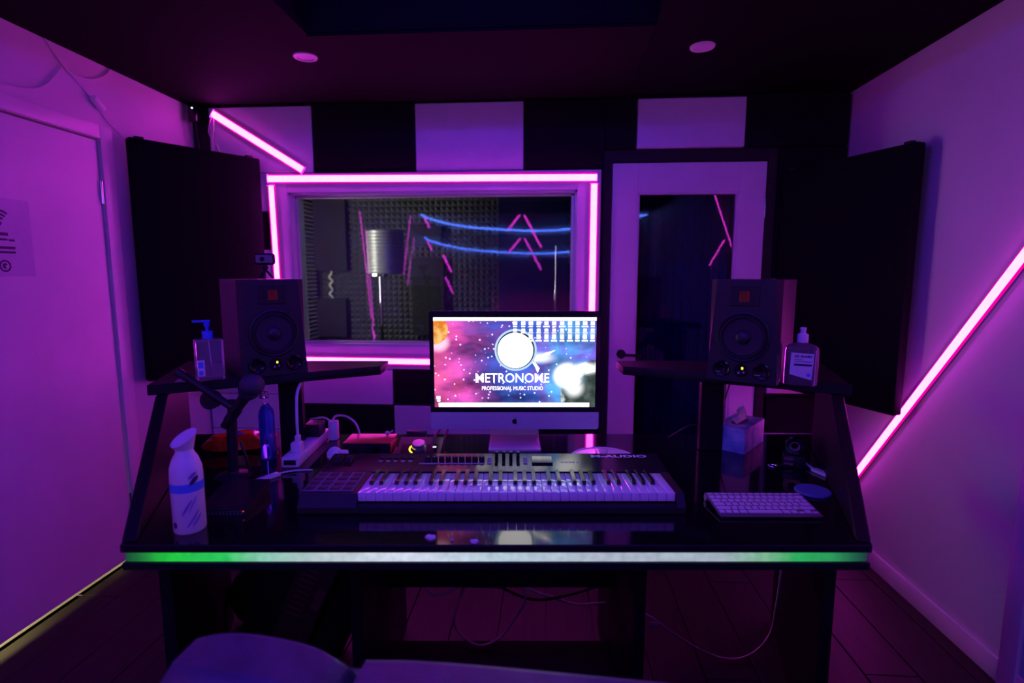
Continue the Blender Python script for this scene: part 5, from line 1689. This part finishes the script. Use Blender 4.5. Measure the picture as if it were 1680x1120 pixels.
# gig bag leaning under the desk
gb = thing('gig_bag', 'dark padded instrument bag leaning under the desk with a printed red strap', 'bag', Wd(-0.80, 0.55, 0.0), (0, 0, AL))
def pad_(q):
    return Vector((q.x * (1 - 0.25 * abs(2 * q.z) ** 4), q.y * (1 - 0.55 * abs(2 * q.x) ** 4), q.z))
part('bag_body', B().subdiv_box((0.02, 0.05, 0.29), (0.40, 0.16, 0.58), 10, pad_, Matrix.Rotation(math.radians(10), 4, 'Y')), mat('black padded nylon', (0.012, 0.011, 0.014), 0.7, noise=0.3, nscale=50, bump=0.3), gb, angle=60)
tm = Matrix.Rotation(math.radians(24), 4, 'Y')
part('strap', B().box2((-0.075, -0.085, 0.06), (0.055, -0.060, 0.50), 0.004, 1, tm), mat('dark red webbing', (0.060, 0.016, 0.026), 0.6, noise=0.3, nscale=60), gb, 'dark red strap')
b = B()
for j in range(9):
    b.box((-0.03, -0.0855, 0.26 + j * 0.022), (0.05, 0.001, 0.006), 0, 1, tm)
b.box((0.03, -0.0855, 0.34), (0.03, 0.001, 0.08), 0, 1, tm)
part('strap_print', b, mat('dark red print', (0.20, 0.05, 0.08), 0.6, noise=0.2), gb, smooth=False)
part('zip_pull', B().box((-0.10, -0.04, 0.44), (0.006, 0.006, 0.035), 0.001, 1, Matrix.Rotation(math.radians(-20), 4, 'Y')), M['chrome'], gb)
bg = thing('round_bag', 'dark round padded bag lying on the floor under the desk', 'bag', Wd(-0.985, 0.78, 0.0), (0, 0, AL))
part('bag_body', B().sphere((0, 0, 0.13), 0.14, (0.85, 0.7, 0.93), 24, 16), M['black_rubber'], bg)
part('handle', B().tube([(-0.06, -0.02, 0.24), (-0.03, -0.02, 0.285), (0.03, -0.02, 0.285), (0.06, -0.02, 0.24)], 0.008, 8), M['black_rubber'], bg)

# ================================================================== SOFA
sf = thing('leather_sofa', 'dark leather sofa standing with its back to the desk', 'sofa', (-0.70, 0.90, 0.0), (0, 0, math.radians(-3)))
def puff(px=4, pz=4, amt=0.22):
    def f(q):
        ex = 1 - abs(2 * q.x) ** px * amt
        ez = 1 - abs(2 * q.z) ** pz * amt
        ey = 1 - (abs(2 * q.x) ** px) * 0.35 - (abs(2 * q.z) ** pz) * 0.35
        return Vector((q.x * ez, q.y * ey, q.z * ex))
    return f
part('base', B().box2((0.04, -0.62, 0.06), (1.66, 0.10, 0.30), 0.02, 3), M['leather'], sf)
part('seat_cushion', B().subdiv_box((0.85, -0.32, 0.37), (1.18, 0.60, 0.16), 10, puff(6, 4, 0.12)), M['leather'], sf, angle=60)
part('backrest', B().box2((0.06, 0.03, 0.25), (1.66, 0.12, 0.62), 0.03, 3), M['leather'], sf)
part('back_cushion', B().subdiv_box((0.185, -0.035, 0.524), (0.335, 0.20, 0.44), 14, lambda q: Vector((q.x * (1 - 0.16 * abs(2 * q.z) ** 4), q.y * (1 - 0.5 * abs(2 * q.z) ** 4 - 0.2 * abs(2 * q.x) ** 4),
     q.z * (1 - 0.06 * abs(2 * q.x) ** 2) - (0.055 * (q.x + 0.18) if q.z > 0 else 0)))), M['leather'], sf, 'rounded end cushion', angle=60)
part('back_cushion', B().subdiv_box((0.970, -0.035, 0.512), (1.23, 0.20, 0.42), 14, lambda q: Vector((q.x * (1 - 0.02 * abs(2 * q.z) ** 4), q.y * (1 - 0.5 * abs(2 * q.z) ** 4),
     q.z * (1 - 0.06 * abs(2 * q.x) ** 6) - (0.03 * (q.x + 0.5) if q.z > 0 else 0)))), M['leather'], sf, 'long back cushion', angle=60)
part('armrest', B().subdiv_box((0.12, -0.38, 0.33), (0.20, 0.48, 0.46), 8, puff(4, 4, 0.1)), M['leather'], sf, angle=60)
part('armrest', B().subdiv_box((1.60, -0.30, 0.33), (0.20, 0.60, 0.46), 8, puff(4, 4, 0.1)), M['leather'], sf, angle=60)
for lx, ly in ((0.10, -0.55), (1.58, -0.55), (0.10, 0.05), (1.58, 0.05)):
    part('leg', B().cyl((lx, ly, 0.0), (lx, ly, 0.065), 0.02, 0.025, n=14), M['black_plastic'], sf)
